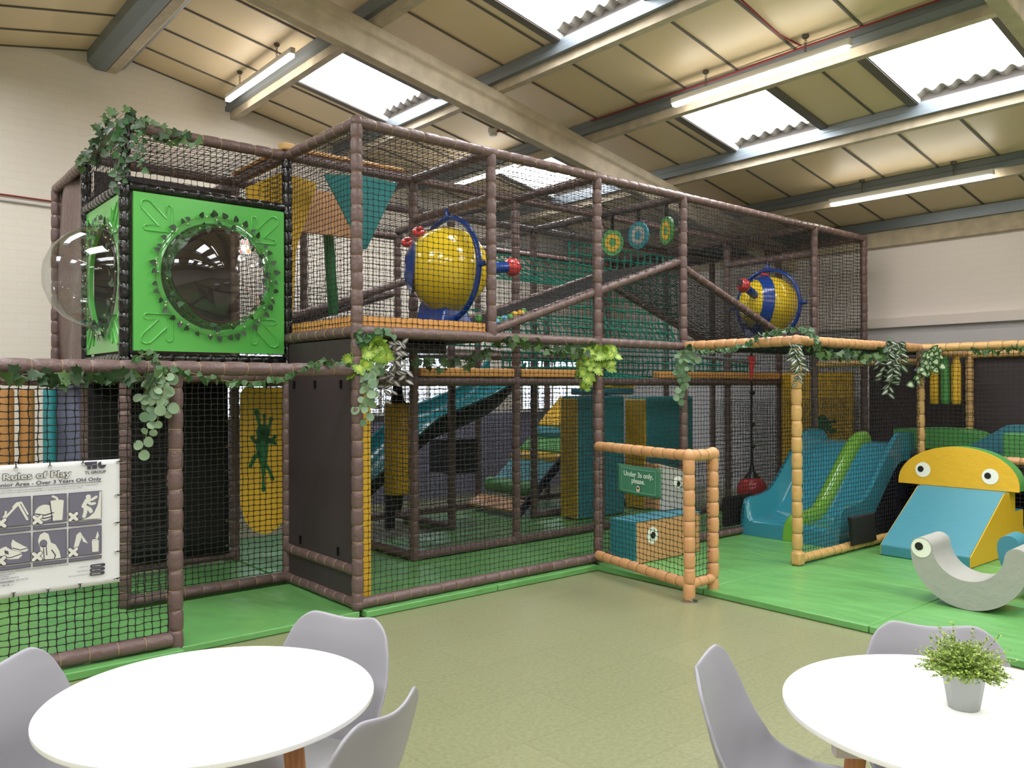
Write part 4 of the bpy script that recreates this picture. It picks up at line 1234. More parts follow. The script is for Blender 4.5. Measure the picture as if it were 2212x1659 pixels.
m = MB(); m.torus((5.98, .62, 2.95), (.2, -.3, .9), .04, .02, 22, 8); m.build('grip_ring', 'red_plastic', t)

# ---------------------------------------------------------------- target discs
for (y, z, mt, r2, lab, tw) in ((.913, 3.125, 'green_vinyl', 'yellow', 'green target disc with a yellow ring, hung furthest from the rail end', -.80), (.551, 3.15, 'teal', 'grey_vinyl', 'teal target disc with a grey ring hanging between two green ones', -.10), (.183, 3.145, 'green_vinyl', 'yellow', 'green target disc with a yellow ring hung close beside the padded post', .45)):
    t = thing('target_disc', lab, 'target disc', (3.6, y, z - .14), 'target discs hanging in the ball area')
    n = V((-1, tw - .1, 0)).normalized(); s = V((n.y, -n.x, 0))
    c = V((3.58, y, z))
    K = 32
    def dsk(mb, r, off, th):
        mb.prism([(r * .92 * math.cos(2 * PI * i / K), r * 1.12 * math.sin(2 * PI * i / K)) for i in range(K)], c + n * off, s, (0, 0, 1), n * th)
    m = MB(); dsk(m, .125, -.02, .03); m.build('board', mt, t, smooth=False, bevel=.004)
    m = MB()
    ro, ri = .085, .042
    vs = [c + n * .0125 + s * (q * .92 * math.cos(2 * PI * i / K)) + V((0, 0, q * 1.12 * math.sin(2 * PI * i / K))) for q in (ro, ri) for i in range(K)]
    m.add(vs, [(i, (i + 1) % K, K + (i + 1) % K, K + i) for i in range(K)]); m.build('target_ring', r2, t, smooth=False)
    m = MB(); m.hexa([(3.575, y - .018, z + .12), (3.585, y - .018, z + .12), (3.585, y + .018, z + .12), (3.575, y + .018, z + .12), (3.575, y - .018, H - .03), (3.585, y - .018, H - .03), (3.585, y + .018, H - .03), (3.575, y + .018, H - .03)])
    m.build('strap', 'black', t, smooth=False)

# ---------------------------------------------------------------- ball run of small play balls at the ramp foot
for i, (x, z, mt) in enumerate(((1.32, 2.11, 'sky_blue'), (1.36, 2.13, 'green_vinyl'), (1.27, 2.10, 'green_vinyl'), (1.42, 2.14, 'sky_blue'), (1.46, 2.155, 'green_vinyl'), (1.53, 2.18, 'yellow'), (1.58, 2.195, 'yellow'), (1.63, 2.21, 'green_vinyl'), (1.14, 2.13, 'green_vinyl'))):
    m = MB(); m.sphere((x, .085 + .02 * (i % 2), z + .01), .033, 14, 10)
    labs = ['light blue ball resting at the foot of the padded ramp', 'green ball next to the lowest blue ball on the ramp', 'green ball tucked under the edge of the padded post', 'light blue ball part way along the row on the ramp', 'green ball above the second blue ball on the ramp', 'yellow ball lower of the two yellow ones on the ramp', 'yellow ball higher of the two yellow ones on the ramp', 'green ball at the top of the row on the ramp', 'green ball lying at the end of the orange edge pad']
    tag(m.build('play_ball', mt), labs[i], 'ball', 'plastic balls on the ramp')

# ---------------------------------------------------------------- teal rope climbing nets
def rope_net(label, a, b, c, cell=.13, sag=.06, r=.0085, name='rope_net'):
    a, b, c = V(a), V(b), V(c)
    m = MB(); net(m, a, (b - a).normalized(), (c - a).normalized(), (b - a).length, (c - a).length, cell=cell, r=r, knot=r * 1.7, bulge=sag, jit=.08)
    return tag(m.build(name, 'net_teal', smooth=False), label, 'rope net', 'teal rope climbing nets')
rope_net('teal rope net hung under the upper rail behind the target discs', (2.35, 2.15, 3.10), (4.7, 2.15, 3.10), (2.45, 1.62, 2.74))
rope_net('teal rope net hung as a wall beside the second ball cannon', (3.7, 1.7, 3.25), (5.6, 1.7, 3.25), (3.7, 1.65, 2.15), .12)
rope_net('teal rope net tunnel wall low behind the rising ramp', (1.9, 1.6, 2.02), (5.6, 1.6, 2.02), (1.98, 1.9, 2.42), .10)
rope_net('sagging teal rope net hung below the deck above the climbing pads', (2.5, 1.2, 1.66), (4.9, 1.2, 1.66), (2.5, 2.15, 1.66), .075, .16)
rope_net('teal rope net on the deck edge above the sagging net', (2.55, 1.5, 1.72), (6.9, 1.5, 1.72), (2.55, 1.5, 1.96), .09, .02)

# ---------------------------------------------------------------- curved slide at the back
t = thing('curved_slide', 'long teal curved slide with a dark underside running behind the nets', 'slide', (2.4, 2.65, .05))
PTS = [(3.62, 2.72, 1.66), (3.25, 2.70, 1.36), (2.75, 2.68, 1.18), (2.35, 2.66, 1.06), (2.0, 2.64, .84), (1.65, 2.62, .58), (1.35, 2.60, .40), (1.0, 2.60, .33)]
m = MB(); m2 = MB()
def sl(u, v, shell=0):
    p = catmull(PTS, u)
    a = PI * (v - .5)
    w = .34 + shell
    rise = .22 + shell * .8
    return (p[0], p[1] + w * math.sin(a), p[2] - (.05 + shell) * math.cos(a) + rise * (1 - math.cos(a)) * (1.25 if v > .5 else .95))
m.grid(lambda u, v: sl(v, u), 20, 40); m.build('chute', 'slide_teal', t, angle=60)
m2.grid(lambda u, v: sl(v, 1 - u, .025), 20, 40); m2.build('underside', 'slide_under', t, angle=60)
m = MB()
for v in (0, 1):
    m.tube([sl(k / 40, v, .012) for k in range(41)], .017, 8)
m.build('rim', 'slide_teal', t)
m = MB(); m.box((2.55, 2.45, .62), (2.95, 2.85, 1.0)); m.build('joint_box', 'slide_under', t, smooth=False)
m = MB(); m.box((1.85, 2.6, .05), (1.93, 2.68, .55)); m.build('support', 'slide_under', t, smooth=False)
# sloped roller climb
RD = V((0, 1, 0))
def roller(label, x, z, r, mt, ya=2.30, yb=3.22):
    m = MB(); m.tube([(x, ya, z), (x, ya + .015, z), (x, yb - .015, z), (x, yb, z)], [r * .85, r, r, r * .85], 22)
    return tag(m.build('padded_roller', mt), label, 'padded roller', 'padded rollers of the climb')
roller('green padded roller lowest on the climb above the orange plank', 3.73, .36, .095, 'green_vinyl')
roller('yellow padded roller half way up the climb', 4.16, .70, .075, 'yellow')
roller('teal padded roller highest on the climb', 4.50, .99, .085, 'teal')
m = MB(); m.hexa([(3.42, 2.30, .10), (3.62, 2.30, .20), (3.62, 3.25, .20), (3.42, 3.25, .10), (3.40, 2.30, .14), (3.60, 2.30, .25), (3.60, 3.25, .25), (3.40, 3.25, .14)])
tag(m.build('climb_plank', 'tan', smooth=False, bevel=.012), 'orange padded plank at the foot of the roller climb', 'padded plank')
m = MB(); m.hexa([(3.80, 2.30, .36), (4.12, 2.30, .62), (4.12, 3.2, .62), (3.80, 3.2, .36), (3.78, 2.30, .42), (4.10, 2.30, .68), (4.10, 3.2, .68), (3.78, 3.2, .42)])
tag(m.build('climb_slab', 'teal', smooth=False, bevel=.012), 'flat teal slab between the green and yellow rollers', 'padded slab')
m = MB(); m.hexa([(4.24, 2.30, .74), (4.46, 2.30, .90), (4.46, 3.2, .90), (4.24, 3.2, .74), (4.22, 2.30, .80), (4.44, 2.30, .95), (4.44, 3.2, .95), (4.22, 3.2, .80)])
tag(m.build('climb_slab', 'green_vinyl', smooth=False, bevel=.012), 'flat green slab between the yellow and teal rollers', 'padded slab')
m = MB(); m.hexa([(4.58, 2.30, 1.05), (5.0, 2.30, 1.42), (5.0, 3.2, 1.42), (4.58, 3.2, 1.05), (4.55, 2.30, 1.10), (4.97, 2.30, 1.47), (4.97, 3.2, 1.47), (4.55, 3.2, 1.10)])
tag(m.build('climb_slab', 'yellow', smooth=False, bevel=.012), 'yellow slab at the top of the roller climb', 'padded slab')
m = MB(); m.hexa([(3.42, 2.26, .05), (5.0, 2.26, 1.35), (5.0, 2.29, 1.35), (3.42, 2.29, .05), (3.34, 2.26, .10), (4.92, 2.26, 1.45), (4.92, 2.29, 1.45), (3.34, 2.29, .10)])
tag(m.build('climb_stringer', 'slide_under', smooth=False), 'dark sloping side board of the roller climb', 'side board')
# climbing pads
def pad_block(label, a, b, side_a, front):
    t = thing('climbing_pad', label, 'padded block', ((a[0] + b[0]) / 2, (a[1] + b[1]) / 2, a[2]), 'tall padded blocks')
    m = MB(); m.box(a, b); m.build('front_pad', front, t, smooth=False, bevel=.035, seg=3)
    m = MB(); m.box((a[0] - .014, a[1] + .015, a[2] + .01), (a[0] + .012, b[1] - .01, b[2] - .03)); m.build('side_pad', side_a, t, smooth=False, bevel=.012)
    e = MB()
    for k in range(9):
        e.torus((b[0] - .06, a[1] - .002, a[2] + .2 + k * .14), (0, 1, 0), .010, .0035, 10, 5)
    e.build('eyelet', 'chrome', t)
    return t
pad_block('tall teal and yellow padded block standing behind the low fence', (3.86, 1.72, .055), (4.66, 2.02, 1.49), 'yellow', 'teal')
pad_block('tall teal and yellow padded block further along towards the red ball', (5.06, 1.72, .055), (6.0, 2.08, 1.47), 'yellow', 'teal')
m = MB(); m.box((4.1, 1.78, 1.50), (4.9, 2.1, 1.58)); tag(m.build('bridge_pad', 'blue_vinyl', smooth=False, bevel=.02), 'light blue pad lying across the top of the tall teal blocks', 'padded slab')
m = MB(); m.prism([(.2 * math.cos(PI * i / 14), .11 * math.sin(PI * i / 14)) for i in range(15)], (4.78, 1.85, 1.585), (1, 0, 0), (0, 0, 1), (0, .2, 0)); tag(m.build('half_log', 'yellow', bevel=.01), 'yellow half-round pad on top of the light blue pad', 'padded slab')

# ---------------------------------------------------------------- red wrecking ball on a knotted rope
t = thing('hanging_ball', 'large red ball hanging on a knotted rope beside the blue slide', 'hanging ball', (5.68, .62, .17))
m = MB(); m.sphere((5.68, .62, .355), .178, 32, 20); m.build('ball', 'red_plastic', t)
m = MB(); m.lathe((5.68, .62, .505), [(.10, 0), (.075, .03), (.035, .075), (.02, .16), (.016, .3)], 18); m.build('rope_collar', 'black', t, angle=60)
m = MB(); m.tube([(5.68, .62, .75), (5.675, .625, 1.2), (5.68, .62, 1.66), (5.68, .62, 2.0)], .012, 8); ro = m.build('rope', 'net', t)
for z in (.88, 1.14, 1.52): 
    m = MB(); m.sphere((5.685, .612, z), (.035, .03, .028), 12, 8); m.build('knot', 'net', ro)
m = MB(); m.prism([(-.04, .20), (.045, .20), (.02, -.05), (.0, -.10), (-.015, -.05)], (5.65, .60, 1.76), (.77, -.64, 0), (0, 0, 1), (.01, .012, 0)); m.build('red_tongue', 'red_plastic', t, smooth=False)
m = MB(); m.tube([(4.45, .55, 1.93), (5.9, .65, 1.88)], .022, 10); tag(m.build('zip_track', 'steel'), 'grey metal track under the tan corner rail inside the frame', 'metal track')

# ---------------------------------------------------------------- upright rollers and sheets beyond the banner
for x, y, r, mt, lab in ((-1.80, 2.1, .062, 'tan_shaded', 'tan upright padded roller partly cut off beyond the banner'), (-1.655, 2.1, .052, 'tan_shaded', 'tan upright padded roller standing next to the teal one'), (-1.50, 2.1, .048, 'teal', 'teal upright padded roller beyond the banner')):
    m = MB(); m.tube([(x, y, .06), (x, y, .08), (x, y, 1.57), (x, y, 1.59)], [r * .9, r, r, r * .9], 20)
    tag(m.build('upright_roller', mt), lab, 'padded roller', 'upright rollers of the squeeze gate')
m = MB(); m.grid(lambda u, v: (-1.43 + u * .20, 2.30 + .02 * math.sin(u * 6 + v * 7), .06 + v * 1.6), 8, 16)
tag(m.build('hanging_sheet', 'grey_blue', solid=.006), 'grey-blue vinyl sheet hanging between the teal roller and the black screen', 'vinyl sheet')

# ---------------------------------------------------------------- tables and chairs
def round_table(label, c, z, angs, r=.45, bars=False):
    t = thing('round_table', label, 'table', (c[0], c[1], 0), 'round white tables')
    m = MB(); m.lathe((c[0], c[1], z), [(r - .012, -.020), (r - .001, -.016), (r, -.012), (r, -.003), (r - .003, 0)], 96)
    m.build('table_top', 'table_white', t, angle=30)
    m = MB(); m.lathe((c[0], c[1], z - .055), [(.20, 0), (.22, .034)], 32); m.build('under_frame', 'table_edge', t, angle=30)
    if bars:
        for k in (0, 1):
            d = V((math.cos(angs[k] + .16), math.sin(angs[k] + .16), 0)); q = V((-d.y, d.x, 0)); p = V((c[0], c[1], z))
            m = MB(); m.hexa([p + d * a_ + q * b_ + V((0, 0, h_)) for h_ in (-.135, -.0215) for a_, b_ in ((-.33, -.02), (.33, -.02), (.33, .02), (-.33, .02))])
            m.build('cross_bar', 'table_edge', t, smooth=False, bevel=.004)
    for a in angs:
        d = V((math.cos(a), math.sin(a), 0))
        p = V((c[0], c[1], 0))
        m = MB(); m.tube([p + d * .25 + V((0, 0, z - .022)), p + d * .28 + V((0, 0, z * .55)), p + d * .325 + V((0, 0, .002))], [.029, .025, .016], 18)
        m.build('leg', 'oak', t, angle=60)
    return t
round_table('round white table with an oak leg, bare top, nearest the rules banner', (-2.045, -2.81), .74, [math.radians(a) for a in (-58, 32, 122, 212)], .442)
round_table('round white table with a small potted plant standing on it', (-.585, -4.205), .745, [math.radians(a) for a in (35, 125, 215, 305)], .45, True)

PRF = [(0, .225, .432), (.07, .214, .452), (.2, .13, .452), (.38, -.02, .440), (.5, -.115, .445), (.58, -.165, .475), (.66, -.195, .535), (.76, -.214, .62), (.88, -.236, .725), (1.0, -.268, .832)]
WID = [(0, .185), (.1, .215), (.3, .232), (.5, .232), (.62, .228), (.76, .226), (.86, .214), (.93, .198), (1.0, .172)]
def lerp_tab(tab, v):
    for a, b in zip(tab, tab[1:]):
        if v <= b[0]:
            f = (v - a[0]) / (b[0] - a[0])
            f = f * f * (3 - 2 * f) if len(a) == 2 else f
            return [x + (y - x) * f for x, y in zip(a[1:], b[1:])]
    return list(tab[-1][1:])
def smooth_prof(v):
    s = [0, 0]
    for d, w in ((-.04, 1), (-.02, 2), (0, 3), (.02, 2), (.04, 1)):
        q = lerp_tab([(a, b, c) for a, b, c in PRF], min(1, max(0, v + d)))
        s[0] += q[0] * w / 9; s[1] += q[1] * w / 9
    return s
def chair(loc, face, label, proto=[None]):
    rot = math.atan2(face[1], face[0]) - PI / 2
    if proto[0] is None:
        t = thing('shell_chair', label, 'chair', (0, 0, 0), 'pale grey shell chairs')
        def sh(u, v):
            y, z = smooth_prof(v)
            w = lerp_tab(WID, v)[0]
            k = 2 * u - 1; a = abs(k)
            back = max(0.0, min(1.0, (v - .5) / .18)); back = back * back * (3 - 2 * back)
            top = max(0.0, (v - .84) / .16)
            mid = math.exp(-((v - .56) / .19) ** 2)
            zz = z + (1 - back) * .028 * a ** 3 + mid * .048 * a ** 2.2
            yy = y + back * .038 * a ** 2 + mid * .048 * a ** 2
            zz += top * (.004 * math.exp(-((a - .66) / .3) ** 2) - .014 * math.exp(-(a / .55) ** 2) - .20 * max(0, a - .70) ** 1.6)
            if v < .08: zz -= (1 - v / .08) * .012 * a
            return (k * w, yy, zz)
        m = MB(); m.grid(sh, 28, 40)
        m.build('seat_shell', 'shell', t, angle=180, solid=.011, sub=1)
        def pad(u, v):
            k = 2 * u - 1; q = 2 * v - 1
            h = (1 - abs(k) ** 5) * (1 - abs(q) ** 5)
            return (k * .192, .045 + q * .165, .449 + .03 * max(0, h) ** .5)
        m = MB(); m.grid(pad, 20, 20)
        m.build('seat_cushion', 'cushion', t, angle=180)
        for sx in (-1, 1):
            for sy in (-1, 1):
                m = MB(); m.tube([(sx * .12, sy * .11 + .02, .425), (sx * .215, sy * .20 + .02, .0)], [.019, .011], 14); m.build('leg', 'oak', t)
        m = MB()
        for sx in (-1, 1): m.tube([(sx * .135, -.14, .36), (-sx * .135, .19, .36)], .006, 8)
        m.build('cross_brace', 'black', t)
        proto[0] = t
    else:
        s = proto[0]
        t = s.copy(); C.objects.link(t)
        for ch in list(s.children):
            c = ch.copy(); C.objects.link(c); c.parent = t
        t['label'] = label
    t.location = (loc[0], loc[1], 0); t.rotation_euler = (0, 0, rot)
    return t
def chair_top(px, py, face, label):
    """px, py: where the middle of the back's top edge stands"""
    f = V((face[0], face[1], 0)).normalized()
    p = V((px, py, 0)) + f * .268
    return chair((p.x, p.y), (f.x, f.y), label)
chair_top(-1.495, -2.575, (-.90, -.44), 'pale grey chair tucked in beyond the bare table, facing the hall')
chair_top(-1.81, -3.39, (-.46, .89), 'pale grey chair seen from behind with its back towards the open floor')
chair_top(-2.505, -2.365, (.70, -.71), 'pale grey chair between the bare table and the rules banner')
chair_top(-.955, -3.635, (.42, -.91), 'pale grey chair facing sideways to the table with the potted plant')
chair_top(-.10, -3.92, (-.83, -.56), 'pale grey chair directly behind the potted plant')

# ---------------------------------------------------------------- potted plant
pc = (-0.5710, -4.2020, 0.7450)
t = thing('potted_plant', 'bushy small-leaved green plant in a faceted silver pot on the white table', 'plant', pc)
m = MB()
def ngon(r, z, n=12): return [(pc[0] + r * math.cos(2 * PI * (i + .5) / n), pc[1] + r * math.sin(2 * PI * (i + .5) / n), pc[2] + z) for i in range(n)]
rings = [ngon(.038, .001), ngon(.054, .094), ngon(.051, .094), ngon(.049, .080)]
vs = sum(rings, []); fs = []
for k in range(3):
    for i in range(12): fs.append((k * 12 + i, k * 12 + (i + 1) % 12, (k + 1) * 12 + (i + 1) % 12, (k + 1) * 12 + i))
fs.append(tuple(range(11, -1, -1)))
m.add(vs, fs); m.build('planter', 'pot', t, smooth=False)
m = MB(); m.add(ngon(.050, .082), [tuple(range(12))]); m.build('soil', 'soil', t, smooth=False)
ms = MB(); ml = MB()
rr = random.Random(21)
for s in range(560):
    a = rr.uniform(0, 2 * PI)
    out_ = s < 26
    e = math.acos(rr.uniform(-.05, 1)) if not out_ else rr.uniform(.2, 1.25)
    L = rr.uniform(.045, .084) if not out_ else rr.uniform(.095, .125)
    d = V((math.sin(e) * math.cos(a) * 1.08, math.sin(e) * math.sin(a) * 1.08, math.cos(e) * 1.02))
    b = V((pc[0] + d.x * .022, pc[1] + d.y * .022, pc[2] + .092))
    tip = b + d * L
    ms.tube([b, b.lerp(tip, .5) + V((0, 0, .006)), tip], .0007, 3)
    n = int(L / .0085)
    for i in range(2, n + 1):
        p = b.lerp(tip, i / n) + V((0, 0, .006 * math.sin(PI * i / n)))
        for q in range(2):
            o = V((rr.uniform(-1, 1), rr.uniform(-1, 1), rr.uniform(-.2, .8))).normalized()
            sd = o.cross(V((rr.uniform(-1, 1), rr.uniform(-1, 1), 1))).normalized()
            l = rr.uniform(.0055, .009); w = l * .42
            nn = o.cross(sd) * .0012
            ml.add([p, p + o * l * .5 + sd * w + nn, p + o * l, p + o * l * .5 - sd * w + nn], [(0, 1, 2, 3)], 1 if rr.random() < .45 else 0)
ms.build('stem', 'stem', t, smooth=False)
ml.build('foliage', ['leaf_box', 'leaf_box2'], t, smooth=False)

# ---------------------------------------------------------------- rules banner
PY = -.052
KP = 2.28                       # print scale of the banner
t = thing('rules_banner', 'white rules of play banner with grey pictograms tied to the netting', 'banner', (-1.9, PY, .5))
m = MB()
m.grid(lambda u, v: (-2.46 + u * .90, PY + .006 + .004 * math.sin(u * 14 + v * 4) * (0.3 + v * (1 - v)), .490 + v * .702), 30, 24)
sheet = m.build('sheet', 'poster', t, solid=.0015)
def Q(a, d=.0): return V((a[0], PY - .0035 - d, a[1]))
PC = [0]
def poly(mb, pts, mi=0, d=0.0, closed=True):
    PC[0] += 1
    P = [Q(p, d + (PC[0] % 60) * 6e-6) for p in pts]
    mb.add(P, [tuple(range(len(P)))], mi)
def stroke(mb, pts, w, mi, d):
    w *= KP
    for a, b in zip(pts, pts[1:]):
        a, b = V(a), V(b); q = (b - a)
        if q.length < 1e-6: continue
        n = V((-q.y, q.x)).normalized() * w
        poly(mb, [a + n, a - n, b - n, b + n], mi, d)
        for c in (a, b): poly(mb, [(c.x + w * math.cos(2 * PI * k / 10), c.y + w * math.sin(2 * PI * k / 10)) for k in range(10)], mi, d)
def ell(c, rx, ry, n=24, a0=0, a1=2 * PI): return [(c[0] + KP * rx * math.cos(a0 + (a1 - a0) * k / n), c[1] + KP * ry * math.sin(a0 + (a1 - a0) * k / n)) for k in range(n + 1)]
def inset(p, s):
    cx = sum(q[0] for q in p) / len(p); cz = sum(q[1] for q in p) / len(p)
    w = max(q[0] for q in p) - min(q[0] for q in p); h = max(q[1] for q in p) - min(q[1] for q in p)
    return [(cx + (q[0] - cx) * (1 - 2 * s / w), cz + (q[1] - cz) * (1 - 2 * s / h)) for q in p]
pr = MB()
X0 = -2.30
cells = {}
def rect(x0, z0, x1, z1): return [(x0, z0), (x1, z0), (x1, z1), (x0, z1)]
for name, r, cap in (('a', [(-2.1850, 1.0200), (-2.0070, 0.8640), 1], 0),): pass
def cell(xl, xr, zt, zb_, zc0, zc1):
    poly(pr, rect(xl, zb_, xr, zt), 0, 0); poly(pr, rect(xl + .003, zb_ + .003, xr - .003, zt - .003), 1, .0003)
    poly(pr, rect(xl + .012, zb_ + .02, xr - .012, zt - .02), 2, .0005)
    poly(pr, rect(xl, zc1, xr, zc0), 0, 0); poly(pr, rect(xl + .003, zc1 + .003, xr - .003, zc0 - .003), 1, .0003)
    stroke(pr, [(xl + .03, (zc0 + zc1) / 2), (xr - .03, (zc0 + zc1) / 2)], .0025, 2, .0006)
colx = [(-2.1780 , -2.0070), (-1.9960, -1.8340), (-1.8240, -1.6570)]
zA = 1.0200; zB = 0.8660; zC0 = 0.8560; zC1 = 0.8370
zD = 0.8240; zE = 0.6670; zF0 = 0.6580; zF1 = 0.6400
for xl, xr in colx:
    cell(xl, xr, zA, zB, zC0, zC1); cell(xl, xr, zD, zE, zF0, zF1)
pr.build('pictogram_box', ['poster_dark', 'poster_mid', 'poster_mid'], sheet, smooth=False)
ic = MB()
def Zs(L, mi=0, d=.001): poly(ic, L, mi, d)
S_ = .0024
# burger and cup
Zs([(-1.9160, 0.9810), (-1.8480, 0.9830), (-1.8550, 0.8760), (-1.9040, 0.8760)]); Zs(ell((-1.8820, 0.9800), .0152, .0035)); stroke(ic, [(-1.8760, 0.9820), (-1.8840, 1.0000), (-1.9020, 1.0090)], S_, 0, .001)
stroke(ic, [(-1.9160, 0.9810), (-1.9040, 0.8760)], .0012, 1, .0013)
Zs(ell((-1.9410, 0.9240), .0200, .0190)); stroke(ic, [(-1.9830, 0.9210), (-1.9410, 0.9100), (-1.8990, 0.9200)], .0014, 1, .0014); stroke(ic, [(-1.9810, 0.9030), (-1.9420, 0.8930), (-1.9020, 0.9000)], .0014, 1, .0014)
# climber
Zs(ell((-1.7250, 0.9910), .0058, .0058)); stroke(ic, [(-1.7330, 0.9730), (-1.7500, 0.9410), (-1.7190, 0.9220), (-1.7120, 0.9090)], .0045, 0, .001); stroke(ic, [(-1.7400, 0.9350), (-1.7400, 0.9090), (-1.7470, 0.8840)], .0042, 0, .001)
stroke(ic, [(-1.7290, 0.9700), (-1.7050, 0.9750), (-1.6850, 0.9870)], .0032, 0, .001); stroke(ic, [(-1.7310, 0.9650), (-1.7120, 0.9500), (-1.6930, 0.9520)], .0032, 0, .001)
Zs([(-1.6680, 1.0160), (-1.6590, 1.0160), (-1.6600, 0.8650), (-1.7590, 0.8660), (-1.7240, 0.8770), (-1.6960, 0.9000), (-1.6780, 0.9390), (-1.6700, 0.9800)])
# swing frame
stroke(ic, [(-2.1330, 0.9070), (-2.0640, 0.9830), (-2.0230, 0.8970)], .0024, 0, .001); stroke(ic, [(-2.0640, 0.9830), (-2.0510, 0.9890), (-2.0210, 0.9250)], .0018, 0, .001); stroke(ic, [(-2.0890, 0.9680), (-2.0720, 0.9880), (-2.0510, 0.9900)], .0018, 0, .001)
Zs(ell((-2.1220, 0.9460), .0024, .0024)); stroke(ic, [(-2.1220, 0.9400), (-2.1250, 0.9270), (-2.1320, 0.9190)], .0022, 0, .001)
# shoes
Zs([(-2.0980, 0.7740), (-2.0910, 0.7980), (-2.0790, 0.7860), (-2.0400, 0.7570), (-2.0210, 0.7450), (-2.0190, 0.7310), (-2.0340, 0.7250), (-2.0640, 0.7300), (-2.0930, 0.7450)])
Zs([(-2.1560, 0.7330), (-2.1460, 0.7560), (-2.1230, 0.7650), (-2.1020, 0.7460), (-2.0490, 0.7220), (-2.0470, 0.7070), (-2.0640, 0.6920), (-2.1060, 0.6940), (-2.1440, 0.7120)])
stroke(ic, [(-2.1440, 0.7150), (-2.1020, 0.7020), (-2.0480, 0.7170)], .001, 1, .0014); stroke(ic, [(-2.0910, 0.7520), (-2.0550, 0.7370), (-2.0210, 0.7430)], .001, 1, .0014)
for k in range(4): stroke(ic, [(-2.1270 + k * .0045, 0.7440 - k * .002), (-2.1270 + k * .0045 + .003, 0.7270 - k * .002)], .0008, 1, .0014)
# hooded figure
Zs([(-1.9600, 0.6730), (-1.9620, 0.7380), (-1.9730, 0.7740), (-1.9640, 0.8070), (-1.9420, 0.8190), (-1.9230, 0.8070), (-1.9110, 0.7590), (-1.8890, 0.7460), (-1.8710, 0.7110), (-1.8620, 0.6700), (-1.8890, 0.6690)])
Zs(ell((-1.9470, 0.7580), .0082, .0095), 2, .0013); stroke(ic, [(-1.9530, 0.7420), (-1.9340, 0.7440), (-1.9310, 0.6940)], .001, 1, .0016); stroke(ic, [(-1.9070, 0.7180), (-1.8890, 0.6880), (-1.8940, 0.6710)], .0012, 1, .0016); stroke(ic, [(-1.9470, 0.7310), (-1.9430, 0.6720)], .001, 1, .0016)
# knife and lighter
Zs([(-1.7990, 0.7170), (-1.7850, 0.7860), (-1.7680, 0.8000), (-1.7580, 0.7880), (-1.7620, 0.7580), (-1.7800, 0.7100)]); Zs([(-1.7580, 0.7830), (-1.7270, 0.7320), (-1.7520, 0.7440), (-1.7600, 0.7710)])
Zs([(-1.7080, 0.7440), (-1.6720, 0.7430), (-1.6730, 0.6800), (-1.7050, 0.6810)]); Zs([(-1.6890, 0.7570), (-1.6780, 0.7950), (-1.6710, 0.7680), (-1.6790, 0.7510)]); Zs([(-1.7050, 0.7510), (-1.6770, 0.7510), (-1.6770, 0.7450), (-1.7050, 0.7450)])
def cross(c, s):
    s *= KP
    for d in ((1, 1), (1, -1)):
        stroke(ic, [(c[0] - s * d[0], c[1] - s * d[1]), (c[0] + s * d[0], c[1] + s * d[1])], .0052, 1, .0020)
    for d in ((1, 1), (1, -1)):
        stroke(ic, [(c[0] - s * d[0], c[1] - s * d[1]), (c[0] + s * d[0], c[1] + s * d[1])], .0038, 0, .0026)
for c in ((-1.9750, 0.8890), (-1.8010, 0.8880), (-2.1440, 0.8890), (-1.9780, 0.6930), (-1.8020, 0.6930), (-2.1460, 0.6910)): cross(c, .0072)
ic.build('pictogram', ['poster_pale', 'poster_dark', 'poster_mid'], sheet, smooth=False)
tx = MB()
def fit_text(mb, txt, a, b, cap, mi, d=.001, bold=0, y=None, o3=None, shear=0.0):
    vs, fs = text_polys(txt, 1.0, bold, 'LEFT', shear)
    x0 = min(v[0] for v in vs); x1 = max(v[0] for v in vs); capn = .73
    sx = (b[0] - a[0]) / (x1 - x0); sy = cap * KP / capn
    zz = (a[1] + b[1]) / 2
    mb.add([Q((a[0] + (vx - x0) * sx, zz + vy * sy), d) for vx, vy in vs], fs, mi)
fit_text(tx, 'Rules of Play', (-2.1370, 1.1160), (-1.8080, 1.1110), .0152, 0, .0008, .055)
fit_text(tx, 'Rules of Play', (-2.1340, 1.1160), (-1.8110, 1.1110), .0146, 1, .0016, .012)
fit_text(tx, 'Junior Area - Over 3 Years Old Only', (-2.1730, 1.0830), (-1.6580, 1.0730), .0088, 0, .0008, .022)
stroke(tx, [(-2.1730, 1.0710), (-1.6580, 1.0710)], .0006, 0, .0008)
fit_text(tx, 'IT IS THE PARENTS/GUARDIANS RESPONSIBILITY TO MONITOR THEIR CHILDREN AT ALL TIMES WHILST', (-2.1640, 1.0550), (-1.6740, 1.0500), .0032, 2, .0008, .0, shear=.2)
fit_text(tx, 'VISITING THE PLAY AREA AND TO CONFORM TO THESE RULES OF PLAY AT ALL TIMES', (-2.1640, 1.0430), (-1.7580, 1.0400), .0032, 2, .0008, .0, shear=.2)
fit_text(tx, 'DESIGNED IN ACCORDANCE WITH EUROPEAN STANDARD EN 1176-10:2008', (-2.1640, 0.6320), (-1.8250, 0.6180), .0036, 2, .0008, .01, shear=.2)
for s, a, b in (('MANUFACTURED BY:', (-2.1640, 0.6150), (-2.0790, 0.6110)), ('HEAD OFFICE:', (-2.1640, 0.6040), (-2.1080, 0.6010)), ('TL LEISURE GROUP', (-2.1640, 0.5930), (-2.0620, 0.5890)), ('TRADING ESTATE', (-2.1520, 0.5780), (-2.0190, 0.5750)), ('SWANSEA', (-2.1640, 0.5710), (-2.0850, 0.5710)), ('TEL:', (-2.1640, 0.5570), (-2.0870, 0.5560))):
    fit_text(tx, s, a, b, .0034, 2, .0008, .01, shear=.2)
